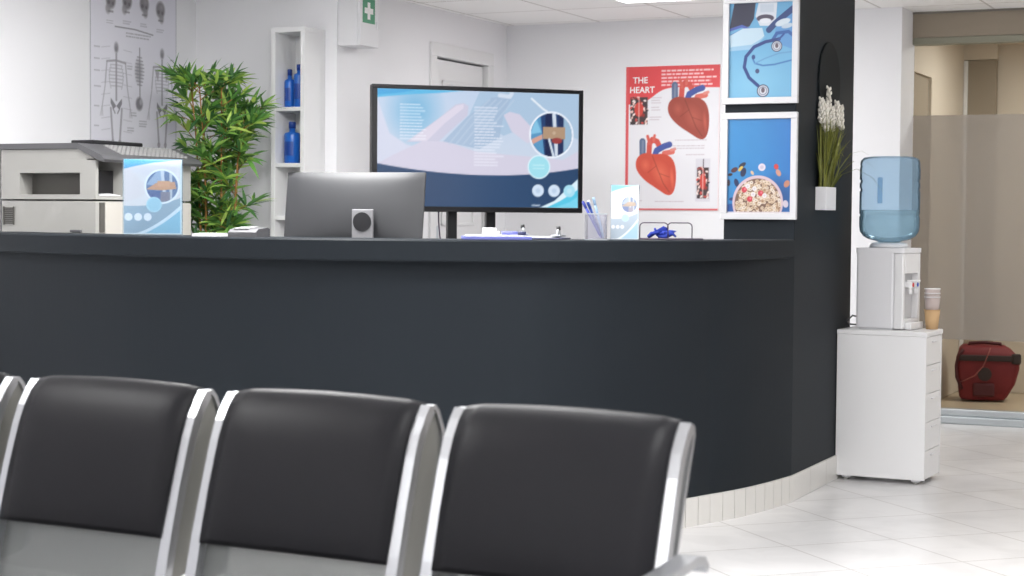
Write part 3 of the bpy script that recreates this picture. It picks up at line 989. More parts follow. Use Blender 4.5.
for (x0, x1, y0, n, sd) in ((0.17, 0.24, 0.70, 3, 1), (0.17, 0.24, 0.64, 2, 2), (0.16, 0.24, 0.58, 2, 3), (0.33, 0.55, 0.435, 1, 4), (0.31, 0.56, 0.40, 2, 5), (0.40, 0.55, 0.345, 1, 6), (0.03, 0.12, 0.06, 1, 7), (0.2, 0.4, 0.055, 1, 8)):
    hp.text(x0, x1, y0, n, 0.016, 0.005, (190, 176, 184), 0.8, seed=sd)
t = thing('heart_poster', 'red and white poster of two human hearts on the back wall', 'poster', R(1.139, -0.006, 1.255), -TH)
hp.mesh('sheet', M['print'], t, 0.004)
letters('title_lettering', 'THE', 0.054, M['pure_white'], t, (-0.212, -0.0015, 0.792), (PI / 2, 0, 0))
letters('title_lettering', 'HEART', 0.054, M['pure_white'], t, (-0.200, -0.0015, 0.732), (PI / 2, 0, 0))

# two framed photographs on the dark pillar
def frame(label, art, z):
    t = thing('picture_frame', label, 'framed picture', R(2.635, PV0 - 0.0005, z), -TH)
    w, h, b = 0.333, 0.456, 0.027
    mb = MB()
    for a in ((-w / 2, w / 2, 0, b), (-w / 2, w / 2, h - b, h), (-w / 2, -w / 2 + b, b, h - b), (w / 2 - b, w / 2, b, h - b)):
        mb.box(a[0], a[1], -0.022, 0, a[2], a[3], 0.0015, 1)
    mb.build('frame', M['frame_white'], t)
    art.C = art.C * 0.84
    o = art.mesh('photo_print', M['gloss_print'], t, 0.003)
    o.location = (0, -0.012, b)
    return t
FW, FH = 0.333 - 0.054, 0.456 - 0.054
s1 = Art(FW, FH, 0.0022, (112, 176, 214))
s1.blend(np.clip((s1.Y / FH - 0.2) * 0.5, 0, 0.35), (84, 150, 200)); s1.blend(np.clip(1 - np.hypot(s1.X - 0.11, s1.Y - 0.06) / 0.16, 0, 1) * 0.4, (150, 204, 228))
s1.poly([(0.0, 0.295), (0.02, FH), (0.115, FH), (0.108, 0.335), (0.088, 0.302)], (40, 42, 66))
s1.stroke([(0.0, 0.29), (0.055, 0.305), (0.10, 0.285)], 0.012, (70, 92, 170)); s1.stroke([(0.01, 0.268), (0.06, 0.29), (0.13, 0.285)], 0.008, (52, 70, 140))
s1.poly([(0.005, 0.215), (0.10, 0.212), (0.155, 0.26), (0.145, 0.295), (0.06, 0.295), (0.0, 0.265)], (190, 214, 230)); s1.poly([(0.0, 0.20), (0.10, 0.205), (0.165, 0.262), (0.10, 0.225), (0.01, 0.218)], (150, 190, 220))
s1.poly([(0.115, 0.345), (0.128, FH), (0.21, FH), (0.205, 0.33), (0.185, 0.302), (0.135, 0.304)], (214, 220, 230)); s1.ellipse(0.158, 0.335, 0.038, 0.016, (70, 62, 84)); s1.ellipse(0.158, 0.325, 0.026, 0.010, (226, 230, 238)); s1.rect(0.135, 0.36, 0.195, 0.395, (196, 206, 220))
s1.poly([(0.20, 0.27), (0.215, 0.33), (0.28, 0.37), (FW, 0.30), (FW, 0.20), (0.23, 0.22)], (92, 150, 206)); s1.stroke([(0.175, 0.285), (0.20, 0.31), (0.25, 0.35), (FW, 0.372)], 0.026, (36, 62, 120)); s1.stroke([(0.19, 0.24), (0.21, 0.27), (0.26, 0.275), (FW, 0.26)], 0.014, (46, 92, 160))
s1.ellipse(0.235, 0.315, 0.034, 0.014, (208, 222, 232), 0.3); s1.ellipse(0.255, 0.30, 0.026, 0.010, (190, 206, 222), 0.2)
s1.stroke([(0.13, 0.05), (0.09, 0.085), (0.068, 0.13), (0.075, 0.175), (0.11, 0.215), (0.16, 0.235), (0.22, 0.245)], 0.014, (30, 58, 124)); s1.stroke([(0.215, 0.24), (0.24, 0.265)], 0.008, (42, 76, 146))
for (x, y, r) in ((0.152, 0.028, 0.027), (0.21, 0.215, 0.024)):
    s1.circle(x, y, r, (60, 70, 96)); s1.circle(x, y, r * 0.84, (206, 210, 220)); s1.ring(x, y, r * 0.62, r * 0.14, (120, 128, 146)); s1.ellipse(x, y + r * 0.1, r * 0.3, r * 0.42, (96, 84, 96))
s1.stroke([(0.105, 0.165), (0.115, 0.145), (0.15, 0.135), (0.20, 0.138), (FW, 0.155)], 0.007, (64, 120, 178)); s1.stroke([(0.115, 0.145), (0.16, 0.165), (0.22, 0.185), (FW, 0.19)], 0.005, (96, 150, 196))
s1.ellipse(0.108, 0.172, 0.008, 0.010, (44, 70, 128)); s1.ellipse(0.126, 0.112, 0.009, 0.010, (52, 64, 110))
frame('framed photo of a stethoscope on blue, upper frame on the dark pillar', s1, 1.695)
s2 = Art(FW, FH, 0.0022, (46, 128, 196))
s2.blend(np.clip(1 - s2.X / FW, 0, 1) * 0.5, (64, 148, 204)); s2.blend(np.clip((s2.X / FW - 0.5) * 1.0, 0, 1), (38, 110, 190))
s2.blend(np.clip(1 - np.hypot(s2.X - 0.22, s2.Y - 0.06) / 0.12, 0, 1) * 0.7, (26, 46, 100))
rn = random.Random(4)
for (x, y, rx, ry, an, c) in ((0.03, 0.185, 0.016, 0.010, 0.5, (80, 40, 44)), (0.065, 0.205, 0.018, 0.009, 0.6, (38, 40, 60)), (0.058, 0.19, 0.014, 0.007, 0.8, (222, 186, 80)), (0.07, 0.175, 0.012, 0.020, -0.3, (36, 46, 80)), (0.012, 0.165, 0.010, 0.006, 0.2, (60, 36, 40)),
                              (0.215, 0.198, 0.010, 0.012, 0.2, (206, 62, 58)), (0.225, 0.172, 0.010, 0.016, 0.5, (206, 150, 130)), (0.04, 0.13, 0.010, 0.018, 0.3, (30, 48, 92)), (0.02, 0.06, 0.012, 0.007, 0.1, (28, 60, 120)), (0.262, 0.125, 0.012, 0.016, -0.5, (196, 134, 110)), (0.005, 0.13, 0.007, 0.014, 0, (70, 52, 60)), (0.11, 0.172, 0.006, 0.010, 0.6, (226, 190, 150)),
                              (0.258, 0.04, 0.012, 0.016, 0.2, (210, 200, 214)), (0.015, 0.02, 0.02, 0.02, 0.1, (34, 86, 160))):
    s2.ellipse(x, y, rx, ry, c, an)
s2.circle(0.152, 0.196, 0.016, (226, 216, 228)); s2.circle(0.152, 0.196, 0.008, (196, 190, 206))
s2.ellipse(0.135, 0.045, 0.112, 0.116, (214, 190, 200)); s2.ellipse(0.135, 0.042, 0.102, 0.106, (120, 92, 78))
for k in range(320):
    r, an = 0.098 * math.sqrt(rn.random()), rn.random() * 2 * PI
    x, y = 0.135 + r * math.cos(an), 0.042 + r * 1.03 * math.sin(an)
    c = rn.choice([(226, 204, 178), (208, 180, 150), (236, 222, 206), (190, 156, 124), (232, 212, 190)])
    s2.ellipse(x, y, 0.0075, 0.0065, c, rn.random() * 3); s2.ellipse(x, y, 0.0028, 0.0022, tuple(int(q_ * 0.62) for q_ in c))
for (x, y) in ((0.075, 0.10), (0.148, 0.085), (0.10, 0.06)):
    s2.circle(x, y, 0.012, (206, 56, 74)); s2.circle(x + 0.003, y + 0.003, 0.005, (232, 120, 130))
for (x, y) in ((0.12, 0.105), (0.115, 0.08), (0.165, 0.075), (0.09, 0.115)):
    s2.circle(x, y, 0.010, (238, 234, 238)); s2.circle(x, y, 0.005, (214, 206, 214))
s2.rect(0.0, 0.0, FW, 0.006, (222, 214, 220))
frame('framed photo of a cereal bowl on blue, lower frame on the dark pillar', s2, 1.202)

# ================================================================== TELEVISION and its stand
TVY = math.radians(17.4)
TW, THh = 1.16, 0.66
tvp = Vector((-0.181, 9.274, 1.229))
tv = thing('television', 'large flat television showing a medical slide, on a black post stand', 'television', tvp, TVY)
sw, sh = TW - 0.052, THh - 0.05
def slide(a, w, h, soft=True):
    """The clinic slide: pale hands photo, navy sweep, round photo and icons (w x h)."""
    X, Y = a.X / w, a.Y / h
    a.C[:] = (196, 208, 226)
    a.blend(np.clip((Y - 0.45) * 1.2, 0, 1) * 0.55, (170, 196, 228)); a.blend(np.clip(1 - np.hypot((X - 0.18) / 0.16, (Y - 0.82) / 0.34), 0, 1) * 1.2, (120, 178, 214))
    P = lambda pts: [(x * w, y * h) for x, y in pts]
    a.poly(P([(0.5, 1.0), (1, 1), (1, 0.6), (0.8, 0.75), (0.62, 0.62), (0.45, 0.8)]), (158, 186, 212), 0.7)
    a.poly(P([(0.0, 0.92), (0.06, 0.62), (0.14, 0.53), (0.2, 0.5), (0.1, 0.36), (0.0, 0.36)]), (206, 210, 228))
    a.poly(P([(0.14, 0.55), (0.30, 0.76), (0.38, 0.88), (0.42, 0.895), (0.445, 0.87), (0.44, 0.79), (0.36, 0.66), (0.30, 0.56)]), (198, 196, 216)); a.poly(P([(0.16, 0.56), (0.31, 0.77), (0.385, 0.87), (0.42, 0.885), (0.42, 0.85), (0.33, 0.72), (0.24, 0.56)]), (214, 208, 224))
    a.poly(P([(0.0, 0.36), (0.08, 0.44), (0.22, 0.56), (0.34, 0.56), (0.48, 0.48), (0.62, 0.46), (0.80, 0.44), (0.92, 0.42), (1, 0.5), (1, 0.2), (0, 0.2)]), (206, 202, 220))
    a.poly(P([(0.32, 0.56), (0.44, 0.78), (0.56, 0.95), (0.66, 0.96), (0.62, 0.8), (0.6, 0.6), (0.5, 0.5)]), (160, 182, 208), 0.85)
    for k in range(5):
        a.stroke(P([(0.35 + 0.035 * k, 0.54), (0.45 + 0.035 * k, 0.76), (0.55 + 0.03 * k, 0.93)]), 0.008 * w, (184, 200, 220), 0.5)
    a.poly(P([(0.62, 0.80), (0.65, 0.83), (0.70, 0.81), (0.76, 0.70), (0.80, 0.60), (0.74, 0.56), (0.66, 0.66)]), (206, 202, 220))
    a.stroke(P([(0.60, 0.97), (0.65, 0.96), (0.66, 0.99)]), 0.02 * w, (222, 228, 238), 0.7); a.stroke(P([(0.76, 0.95), (0.82, 0.86), (0.84, 0.84)]), 0.008 * w, (232, 238, 244))
    a.poly(P([(0.0, 1.0), (0.42, 1.0), (0.30, 0.975), (0.15, 0.955), (0.0, 0.925)]), (84, 178, 222)); a.poly(P([(0.0, 1.0), (0.2, 1.0), (0.10, 0.965), (0.0, 0.945)]), (60, 160, 214))
    a.text(0.11 * w, 0.24 * w, 0.87 * h, 12, 0.0265 * h, 0.009 * h, (236, 240, 248), 0.75, seed=2); a.text(0.475 * w, 0.62 * w, 0.86 * h, 20, 0.0262 * h, 0.009 * h, (236, 238, 248), 0.75, seed=5, ragged=0.35)
    a.below(lambda x: h * (0.275 + 0.075 * ((x / w - 0.56) / 0.5) ** 2 * np.where(x / w > 0.56, 1.25, 0.95)), (40, 68, 104))
    a.blend(np.clip((0.3 - np.abs(X - 0.55)) * 1.5, 0, 0.3) * (Y < 0.27), (44, 80, 120))
    a.poly(P([(0.805, 0.0), (0.88, 0.06), (0.96, 0.19), (1.0, 0.255), (1.0, 0.0)]), (216, 236, 246)); a.poly(P([(0.84, 0.0), (0.91, 0.06), (1.0, 0.16), (1.0, 0.0)]), (88, 196, 226)); a.poly(P([(0.88, 0.0), (0.96, 0.05), (1.0, 0.1), (1.0, 0.0)]), (120, 208, 234))
    rx, ry, rr = 0.862 * w, 0.638 * h, 0.205 * h
    a.circle(rx, ry, rr, (232, 238, 248)); a.circle(rx, ry, rr * 0.92, (36, 64, 110))
    m = np.hypot(a.X - rx, a.Y - ry) < rr * 0.92
    C0 = a.C.copy()
    a.poly([(rx - rr, ry - rr), (rx - rr, ry + rr), (rx - 0.5 * rr, ry + rr * .8), (rx - 0.3 * rr, ry - rr)], (88, 148, 190)); a.poly([(rx - 0.95 * rr, ry + 0.0 * rr), (rx - 0.7 * rr, ry + 0.7 * rr), (rx - 0.45 * rr, ry + .1 * rr)], (130, 190, 222))
    a.rect(rx - 0.28 * rr, ry - rr, rx + 0.02 * rr, ry + rr, (24, 36, 74)); a.stroke([(rx + 0.1 * rr, ry + rr), (rx + 0.25 * rr, ry - rr)], 0.16 * rr, (206, 216, 230)); a.rect(rx + 0.3 * rr, ry - rr, rx + 0.55 * rr, ry + rr, (30, 46, 88)); a.rect(rx + 0.55 * rr, ry - rr, rx + 1.0 * rr, ry + rr, (150, 180, 204))
    a.poly([(rx - rr, ry - 0.25 * rr), (rx - 0.4 * rr, ry + 0.02 * rr), (rx - 0.4 * rr, ry - 0.18 * rr), (rx - 0.9 * rr, ry - 0.45 * rr)], (206, 158, 144))
    a.rect(rx - 0.38 * rr, ry - 0.18 * rr, rx + 0.62 * rr, ry + 0.34 * rr, (172, 144, 118)); a.circle(rx + 0.12 * rr, ry + 0.08 * rr, 0.07 * rr, (196, 172, 148)); a.ellipse(rx + 0.25 * rr, ry - 0.25 * rr, 0.24 * rr, 0.13 * rr, (150, 60, 60)); a.stroke([(rx - .1 * rr, ry - .2 * rr), (rx + .1 * rr, ry - .9 * rr)], .1 * rr, (210, 220, 232))
    a.C = np.where(m[..., None], a.C, C0)
    a.circle(0.80 * w, 0.355 * h, 0.105 * h, (214, 236, 246)); a.circle(0.80 * w, 0.355 * h, 0.094 * h, (158, 218, 232)); a.text(0.77 * w, 0.83 * w, 0.37 * h, 2, 0.028 * h, 0.010 * h, (196, 234, 242), 0.8, seed=8, ragged=0.1)
    for k, x in enumerate((0.796, 0.878, 0.956)):
        a.circle(x * w, 0.148 * h, 0.054 * h, (206, 222, 240) if k < 2 else (166, 218, 236)); a.circle(x * w, 0.148 * h, 0.022 * h, (184, 204, 228) if k < 2 else (186, 226, 240))
    a.text(0.765 * w, 0.81 * w, 0.018 * h, 1, 0.02 * h, 0.012 * h, (220, 228, 240), 0.9, seed=4)
ta = Art(sw, sh, 0.0052, (200, 210, 226)); slide(ta, sw, sh)
mb = MB(); mb.box(-TW / 2, TW / 2, 0.0, 0.05, 0, THh, 0.006); mb.box(-0.35, 0.35, 0.05, 0.085, 0.1, 0.5, 0.01)
mb.build('casing', M['black'], tv)
mb = MB()
for a in ((-TW / 2, TW / 2, 0, 0.028), (-TW / 2, TW / 2, THh - 0.020, THh), (-TW / 2, -TW / 2 + 0.028, 0.028, THh - 0.02), (TW / 2 - 0.024, TW / 2, 0.028, THh - 0.02)):
    mb.box(a[0], a[1], -0.012, 0.004, a[2], a[3], 0.002, 1)
mb.build('bezel', M['black'], tv)
o = ta.mesh('screen', M['tv'], tv); o.location = (0.002, -0.003, 0.028)
st = thing('television_stand', 'black two-post floor stand under the television', 'stand', (tvp.x + 0.085 * -math.sin(TVY), tvp.y + 0.085 * math.cos(TVY), 0), TVY)
for x in (-0.118, 0.096):
    mb = MB(); mb.box(x - 0.026, x + 0.026, 0.002, 0.042, 0.03, 1.72, 0.004)
    mb.build('post', M['black'], st)
mb = MB(); mb.box(-0.42, 0.38, -0.24, 0.26, 0.0, 0.03, 0.01); mb.build('base', M['black'], st)
for z in (1.42, 1.64):
    mb = MB(); mb.box(-0.2, 0.15, -0.0, 0.01, z, z + 0.05, 0.003); mb.build('bracket', M['black'], st)
mb = MB(); mb.tube([(-0.20, -0.01, 1.30), (-0.195, 0.0, 1.18), (-0.185, 0.01, 1.10), (-0.165, 0.02, 1.02), (-0.16, 0.02, 0.6), (-0.2, 0.05, 0.06)], 0.004)
mb.build('cable', M['wire'], st)

# ================================================================== COMPUTER MONITOR (seen from behind)
mo = thing('computer_monitor', 'graphite computer monitor seen from the back on the desk', 'monitor', (-0.637, 7.03, 0.75), math.radians(-16))
mb = MB()
tilt = Matrix.Translation((0, 0, 0.48)) @ Matrix.Rotation(math.radians(-9), 4, 'X')
def shell(mb, w, h, n=16):
    """Gently domed rear shell with rounded edges."""
    rows = []
    for j in range(n + 1):
        r = []
        for i in range(n + 1):
            fx, fz = i / n * 2 - 1, j / n * 2 - 1
            e = max(abs(fx) ** 8, abs(fz) ** 8)
            d = 0.010 + 0.020 * (1 - fx * fx) * (1 - fz * fz) - 0.008 * e
            r.append(tilt @ Vector((fx * w / 2, -d, fz * h / 2)))
        rows.append(r)
    mb.loft(rows, False, False, True)
    ring = [(-1, -1), (1, -1), (1, 1), (-1, 1)]
    mb.loft([[tilt @ Vector((a * w / 2, -0.002, b * h / 2)) for a, b in ring], [tilt @ Vector((a * w / 2, 0.0, b * h / 2)) for a, b in ring]], True, True, False)
shell(mb, 0.59, 0.300)
mb.build('rear_shell', M['screen_back'], mo)
mb = MB(); mb.box(-0.295, 0.295, 0.001, 0.010, -0.160, 0.150, 0.002, 1, tilt)
mb.build('display', M['black'], mo)
mb = MB(); mb.box(-0.295, 0.295, -0.012, 0.0, -0.160, -0.1505, 0.001, 1, tilt)
mb.build('lower_edge', M['black'], mo)
mb = MB(); mb.box(0.018, 0.108, -0.072, -0.056, 0.012, 0.480, 0.004)
mb.box(0.033, 0.093, -0.058, -0.02, 0.42, 0.465, 0.004)
sd = mb.build('stand', M['stand_grey'], mo)
mb = MB()
mb.tube([(0.063, -0.0765, 0.430), (0.063, -0.0715, 0.430)], 0.038, 32)
mb.build('cable_hole', M['black'], sd)
mb = MB(); mb.box(-0.11, 0.11, -0.14, 0.06, 0, 0.012, 0.004); mb.build('foot', M['stand_grey'], mo)

# ================================================================== THINGS ON THE COUNTER
ZC = 1.12
def on(x, y): return (x, y, ZC)
# acrylic sign holder with the clinic leaflet
sg = thing('sign_holder', 'acrylic holder with pale blue medical leaflet in front of the copier', 'sign holder', on(-1.41, 6.865), math.radians(10))
def leaflet(w, h, warm=True):
    a = Art(w, h, 0.0022, (222, 218, 222))
    P = lambda pts: [(x * w, y * h) for x, y in pts]
    a.poly(P([(0, .97), (.28, .72), (.5, .62), (.3, .5), (0, .42)]), (220, 212, 216), 0.9); a.poly(P([(0.1, 0.86), (0.5, 0.93), (0.9, 0.9), (0.9, 0.7), (0.5, 0.75)]), (216, 212, 220), 0.8)
    a.poly(P([(0, 1), (1, 1), (0.5, 0.955), (0.2, 0.91), (0, 0.87)]), (84, 168, 212)); a.poly(P([(0.1, 1), (1, 1), (0.95, 0.985), (0.5, 0.985)]), (160, 206, 228))
    a.below(lambda x: h * (0.375 + 0.16 * ((x / w - 0.15) ** 2)), (150, 172, 190))
    a.below(lambda x: h * (-0.02 + 0.42 * np.clip(x / w, 0, 1) ** 1.7), (222, 234, 244)); a.below(lambda x: h * (-0.06 + 0.40 * np.clip(x / w, 0, 1) ** 1.7), (142, 194, 220))
    cx, cy, r = 0.66 * w, 0.64 * h, 0.275 * w
    a.circle(cx, cy, r * 1.12, (236, 240, 246)); a.circle(cx, cy, r, (92, 116, 158))
    m = np.hypot(a.X - cx, a.Y - cy) < r; C0 = a.C.copy()
    a.poly([(cx - r, cy + .1 * r), (cx - .3 * r, cy + r), (cx + .2 * r, cy + r), (cx - .1 * r, cy)], (150, 172, 202)); a.rect(cx - r, cy - r, cx - .1 * r, cy - .3 * r, (72, 92, 148)); a.stroke([(cx + .0 * r, cy + r), (cx + .2 * r, cy - r)], .2 * r, (206, 212, 224)); a.stroke([(cx + .55 * r, cy + r), (cx + .55 * r, cy - r)], .18 * r, (190, 196, 208))
    a.poly([(cx - r, cy - .2 * r), (cx - .4 * r, cy + .2 * r), (cx + .8 * r, cy + .3 * r), (cx + .9 * r, cy - .15 * r), (cx, cy - .25 * r)], (206, 150, 112) if warm else (170, 140, 112)); a.rect(cx - .3 * r, cy + .0 * r, cx + .5 * r, cy + .35 * r, (214, 160, 120) if warm else (180, 150, 120))
    a.rect(cx - .1 * r, cy - r, cx + .5 * r, cy - .35 * r, (128, 122, 140))
    a.C = np.where(m[..., None], a.C, C0)
    a.circle(0.52 * w, 0.395 * h, 0.135 * w, (176, 214, 230)); a.circle(0.52 * w, 0.395 * h, 0.11 * w, (160, 204, 224))
    for x in (0.08, 0.245, 0.41):
        a.circle(x * w, 0.228 * h, 0.068 * w, (236, 238, 248))
    a.rect(0, 0, w, 0.012 * h, (232, 236, 240)); a.rect(0.975 * w, 0, w, h, (214, 232, 242))
    return a
o = leaflet(0.222, 0.292).mesh('leaflet', M['print'], sg, 0.001); o.location = (0, 0, 0.006)
mb = MB(); mb.box(-0.116, 0.116, -0.006, -0.003, 0.004, 0.300); mb.box(-0.116, 0.116, 0.003, 0.006, 0.004, 0.300)
mb.box(0.1125, 0.116, -0.003, 0.003, 0.004, 0.3); mb.box(-0.116, 0.116, -0.03, 0.05, 0.0, 0.004)
mb.build('acrylic_pocket', M['acrylic'], sg)
# small brochure
br = thing('brochure', 'small upright blue and white medical brochure beside the pen cup', 'brochure', on(0.425, 6.63), math.radians(8))
w, h = 0.106, 0.205
bt = leaflet(w, h, False); bt.blend(np.full(bt.X.shape, 0.35), (232, 234, 240))
mb = MB()
mb.box(-w / 2 - 0.002, w / 2 + 0.002, 0.0035, 0.006, 0.0, h + 0.004); mb.box(-w / 2, w / 2, -0.002, 0.05, 0, 0.003)
mb.build('holder_back', M['acrylic'], br)
o = bt.mesh('sheet', M['print'], br, 0.002); o.location = (0, 0.001, 0.003)
mb = MB(); mb.prism([(0.0, h + 0.003), (0.0, h - 0.004), (0.035, 0.0), (0.038, 0.0), (0.006, h + 0.003)], w / 2 + 0.001, w / 2 + 0.003, 'x')
mb.build('side_fold', M['acrylic'], br)
# pen cup with pens
pc = thing('pen_cup', 'square silver mesh pen cup on the counter', 'pen cup', on(0.312, 6.56), math.radians(6))
mb = MB()
s_ = 0.037
for a in ((-s_, s_, -s_, -s_ + 0.002), (-s_, s_, s_ - 0.002, s_), (-s_, -s_ + 0.002, -s_ + 0.002, s_ - 0.002), (s_ - 0.002, s_, -s_ + 0.002, s_ - 0.002)):
    mb.box(a[0], a[1], a[2], a[3], 0.003, 0.098)
mb.build('mesh_wall', M['mesh_cup'], pc)
mb = MB()
for a in ((-s_, s_, -s_ - 0.001, -s_ + 0.003), (-s_, s_, s_ - 0.003, s_ + 0.001), (-s_ - 0.001, -s_ + 0.003, -s_, s_), (s_ - 0.003, s_ + 0.001, -s_, s_)):
    mb.box(a[0], a[1], a[2], a[3], 0.096, 0.100)
mb.build('rim', M['alu'], pc)
mb = MB(); mb.box(-s_, s_, -s_, s_, 0.0, 0.003); mb.build('base', M['alu'], pc)
def pen(label, dx, dy, lx, ly, L, m):
    p0 = Vector((pc.location.x + dx, pc.location.y + dy, ZC + 0.005))
    d = Vector((lx, ly, 1)).normalized()
    t = thing('pen', label, 'pen', p0, 0, 'pens in the mesh cup')
    t.rotation_mode = 'QUATERNION'; t.rotation_quaternion = Vector((0, 0, 1)).rotation_difference(d)
    mb = MB(); mb.lathe([(0.001, 0.0), (0.0045, 0.016), (0.0048, 0.05), (0.0048, L - 0.03)], 0, 0, 10); mb.build('barrel', m, t)
    mb = MB(); mb.lathe([(0.0052, L - 0.03), (0.0055, L - 0.006), (0.004, L)], 0, 0, 10); mb.box(-0.0015, 0.0015, 0.0045, 0.008, L - 0.045, L - 0.006); mb.build('cap', m, t)
pen('violet blue pen leaning furthest left in the mesh cup', 0.022, -0.010, -0.52, 0.02, 0.158, M['pen_blue'])
pen('dark blue pen second from left in the mesh cup', 0.026, 0.006, -0.42, -0.05, 0.150, M['blue_cap'])
pen('white pen in the middle of the mesh cup', 0.020, 0.018, -0.33, 0.0, 0.152, M['pen_white'])
pen('pale blue pen standing most upright in the mesh cup', 0.030, -0.002, -0.26, 0.03, 0.160, M['pen_light'])
# clipboards
def clipboard(label, x, y, rz, m, L=0.26, zz=0.0, z=ZC):
    t = thing('clipboard', label, 'clipboard', (x, y, z), rz, 'clipboards on the counter')
    mb = MB(); mb.box(-L / 2, L / 2, -0.10, 0.10, 0, 0.0062 + zz, 0.002, 1); mb.build('board', m, t)
    mb = MB()
    for k in range(4):
        mb.box(-L / 2 + 0.012 + k * 0.001, L / 2 - 0.03, -0.094, 0.094, 0.0064 + zz + k * 0.0012, 0.0073 + zz + k * 0.0012)
    mb.build('paper_sheets', M['paper'], t)
    mb = MB(); mb.box(L / 2 - 0.045, L / 2 - 0.008, -0.05, 0.05, 0.011 + zz, 0.018 + zz, 0.002, 1)
    mb.prism([(y_, z_ + zz) for y_, z_ in ((-0.03, 0.018), (0.03, 0.018), (0.018, 0.034), (0.006, 0.040), (-0.006, 0.040), (-0.018, 0.034))], L / 2 - 0.03, L / 2 - 0.024, 'x')
    mb.build('clip', M['alu'], t)
    mb = MB(); mb.tube([(L / 2 - 0.034, 0, 0.041 + zz), (L / 2 - 0.02, 0, 0.043 + zz)], 0.008, 14); mb.build('clip_ring', M['black'], t)
clipboard('violet blue clipboard with papers lying left on the counter', -0.06, 6.46, math.radians(4), M['board_blue'], 0.25, zz=0.006)
clipboard('navy clipboard lying right of the violet blue one on the counter', 0.075, 6.68, math.radians(-14), M['board_navy'], 0.26, z=ZC)
# two small white bottles of hand gel / boxes lying by the boards
bx = thing('tablet_box', 'small white box lying on the left end of the clipboard', 'box', (-0.085, 6.44, ZC + 0.0175), math.radians(20))
mb = MB(); mb.box(-0.022, 0.022, -0.02, 0.02, 0, 0.026, 0.003); mb.build('carton', M['paper'], bx)
mb = MB(); mb.box(0.022, 0.034, -0.018, 0.018, 0.001, 0.014, 0.002); mb.build('flap', M['paper'], bx)
mk = thing('marker_pen', 'blue marker pen lying on the violet blue clipboard', 'pen', (-0.04, 6.40, ZC + 0.0245), math.radians(8))
mb = MB(); mb.tube([(0, 0, 0), (0.06, 0, 0)], 0.0065, 12); mb.build('barrel', M['board_blue'], mk)
mb = MB(); mb.tube([(0.0602, 0, 0), (0.09, 0, 0)], [0.0072, 0.0066], 12); mb.build('cap', M['board_navy'], mk)
# wire letter rack and blue bundle
wr = thing('wire_rack', 'dark wire letter rack with two rounded hoops on the counter', 'wire rack', on(0.615, 6.86), math.radians(-6))
def hoop(x0, x1, y, h):
    r = 0.016
    pts = [(x0, y, 0.003), (x0, y, h - r)]
    for k in range(1, 6):
        a = PI / 2 * k / 5
        pts.append((x0 + r - r * math.cos(a), y, h - r + r * math.sin(a)))
    pts += [(x0 + (x1 - x0) * 0.5, y, h)]
    for k in range(0, 6):
        a = PI / 2 * (1 - k / 5)
        pts.append((x1 - r + r * math.cos(a), y, h - r + r * math.sin(a)))
    pts += [(x1, y, 0.003)]
    return pts
for (x0, x1, y) in ((-0.115, -0.005, -0.03), (-0.008, 0.088, 0.03)):
    mb = MB(); mb.tube(hoop(x0, x1, y, 0.066), 0.0022, 8); mb.build('hoop', M['wire'], wr)
mb = MB()
for y in (-0.03, 0.0, 0.03):
    mb.tube([(-0.115, y, 0.003), (0.13, y, 0.003)], 0.003, 8)
for x in (-0.115, -0.006, 0.088, 0.13):
    mb.tube([(x, -0.03, 0.003), (x, 0.03, 0.003)], 0.003, 8)
mb.build('base_wires', M['wire'], wr)
bl = MB()
rn = random.Random(2)
for k in range(7):
    a = rn.random() * 6.28
    c = Vector((-0.04 + 0.06 * (rn.random() - 0.3), 0.0 + 0.016 * (rn.random() - 0.5), 0.012 + 0.028 * rn.random()))
    pts = [c + Vector((0.026 * math.cos(a + 1.3 * j), 0.008 * math.sin(a * 2 + j), 0.010 * math.sin(a + 2.1 * j))) for j in range(5)]
    for q_ in pts: q_.z = max(q_.z, 0.009)
    bl.tube(pts, [0.004, 0.008, 0.0085, 0.008, 0.004], 8)
o = bl.build('lanyard', M['fabric_blue'], None, (wr.location.x, wr.location.y, ZC), 0)
tag(o, 'bright blue bundle of fabric inside the wire rack', 'lanyard')
# low grey device and paper beside the copier
dv = thing('card_terminal', 'low dark grey device with rounded back on the counter by the plant', 'device', on(-1.005, 6.66), math.radians(-20))
mb = MB(); mb.prism([(-0.05, 0), (0.06, 0), (0.06, 0.030), (0.045, 0.036), (-0.03, 0.030), (-0.05, 0.018)], -0.06, 0.06, 'x'); mb.build('housing', M['dark_plastic'], dv)
mb = MB(); mb.prism([(-0.035, 0.0305), (0.04, 0.0365), (0.04, 0.039), (-0.035, 0.033)], -0.045, 0.02, 'x'); mb.build('display_lid', mat('pale_grey_lid', rgb(176, 176, 178), 0.4), dv)
np_ = thing('note_pad', 'small white note pad lying between copier leaflet and grey device', 'note pad', on(-1.165, 6.74), math.radians(-20))
mb = MB(); mb.box(-0.05, 0.05, -0.05, 0.05, 0, 0.012); mb.build('pages', M['paper'], np_)
mb = MB(); mb.box(-0.05, 0.05, 0.05, 0.053, 0, 0.013); mb.build('binding', M['grey_plastic'], np_)

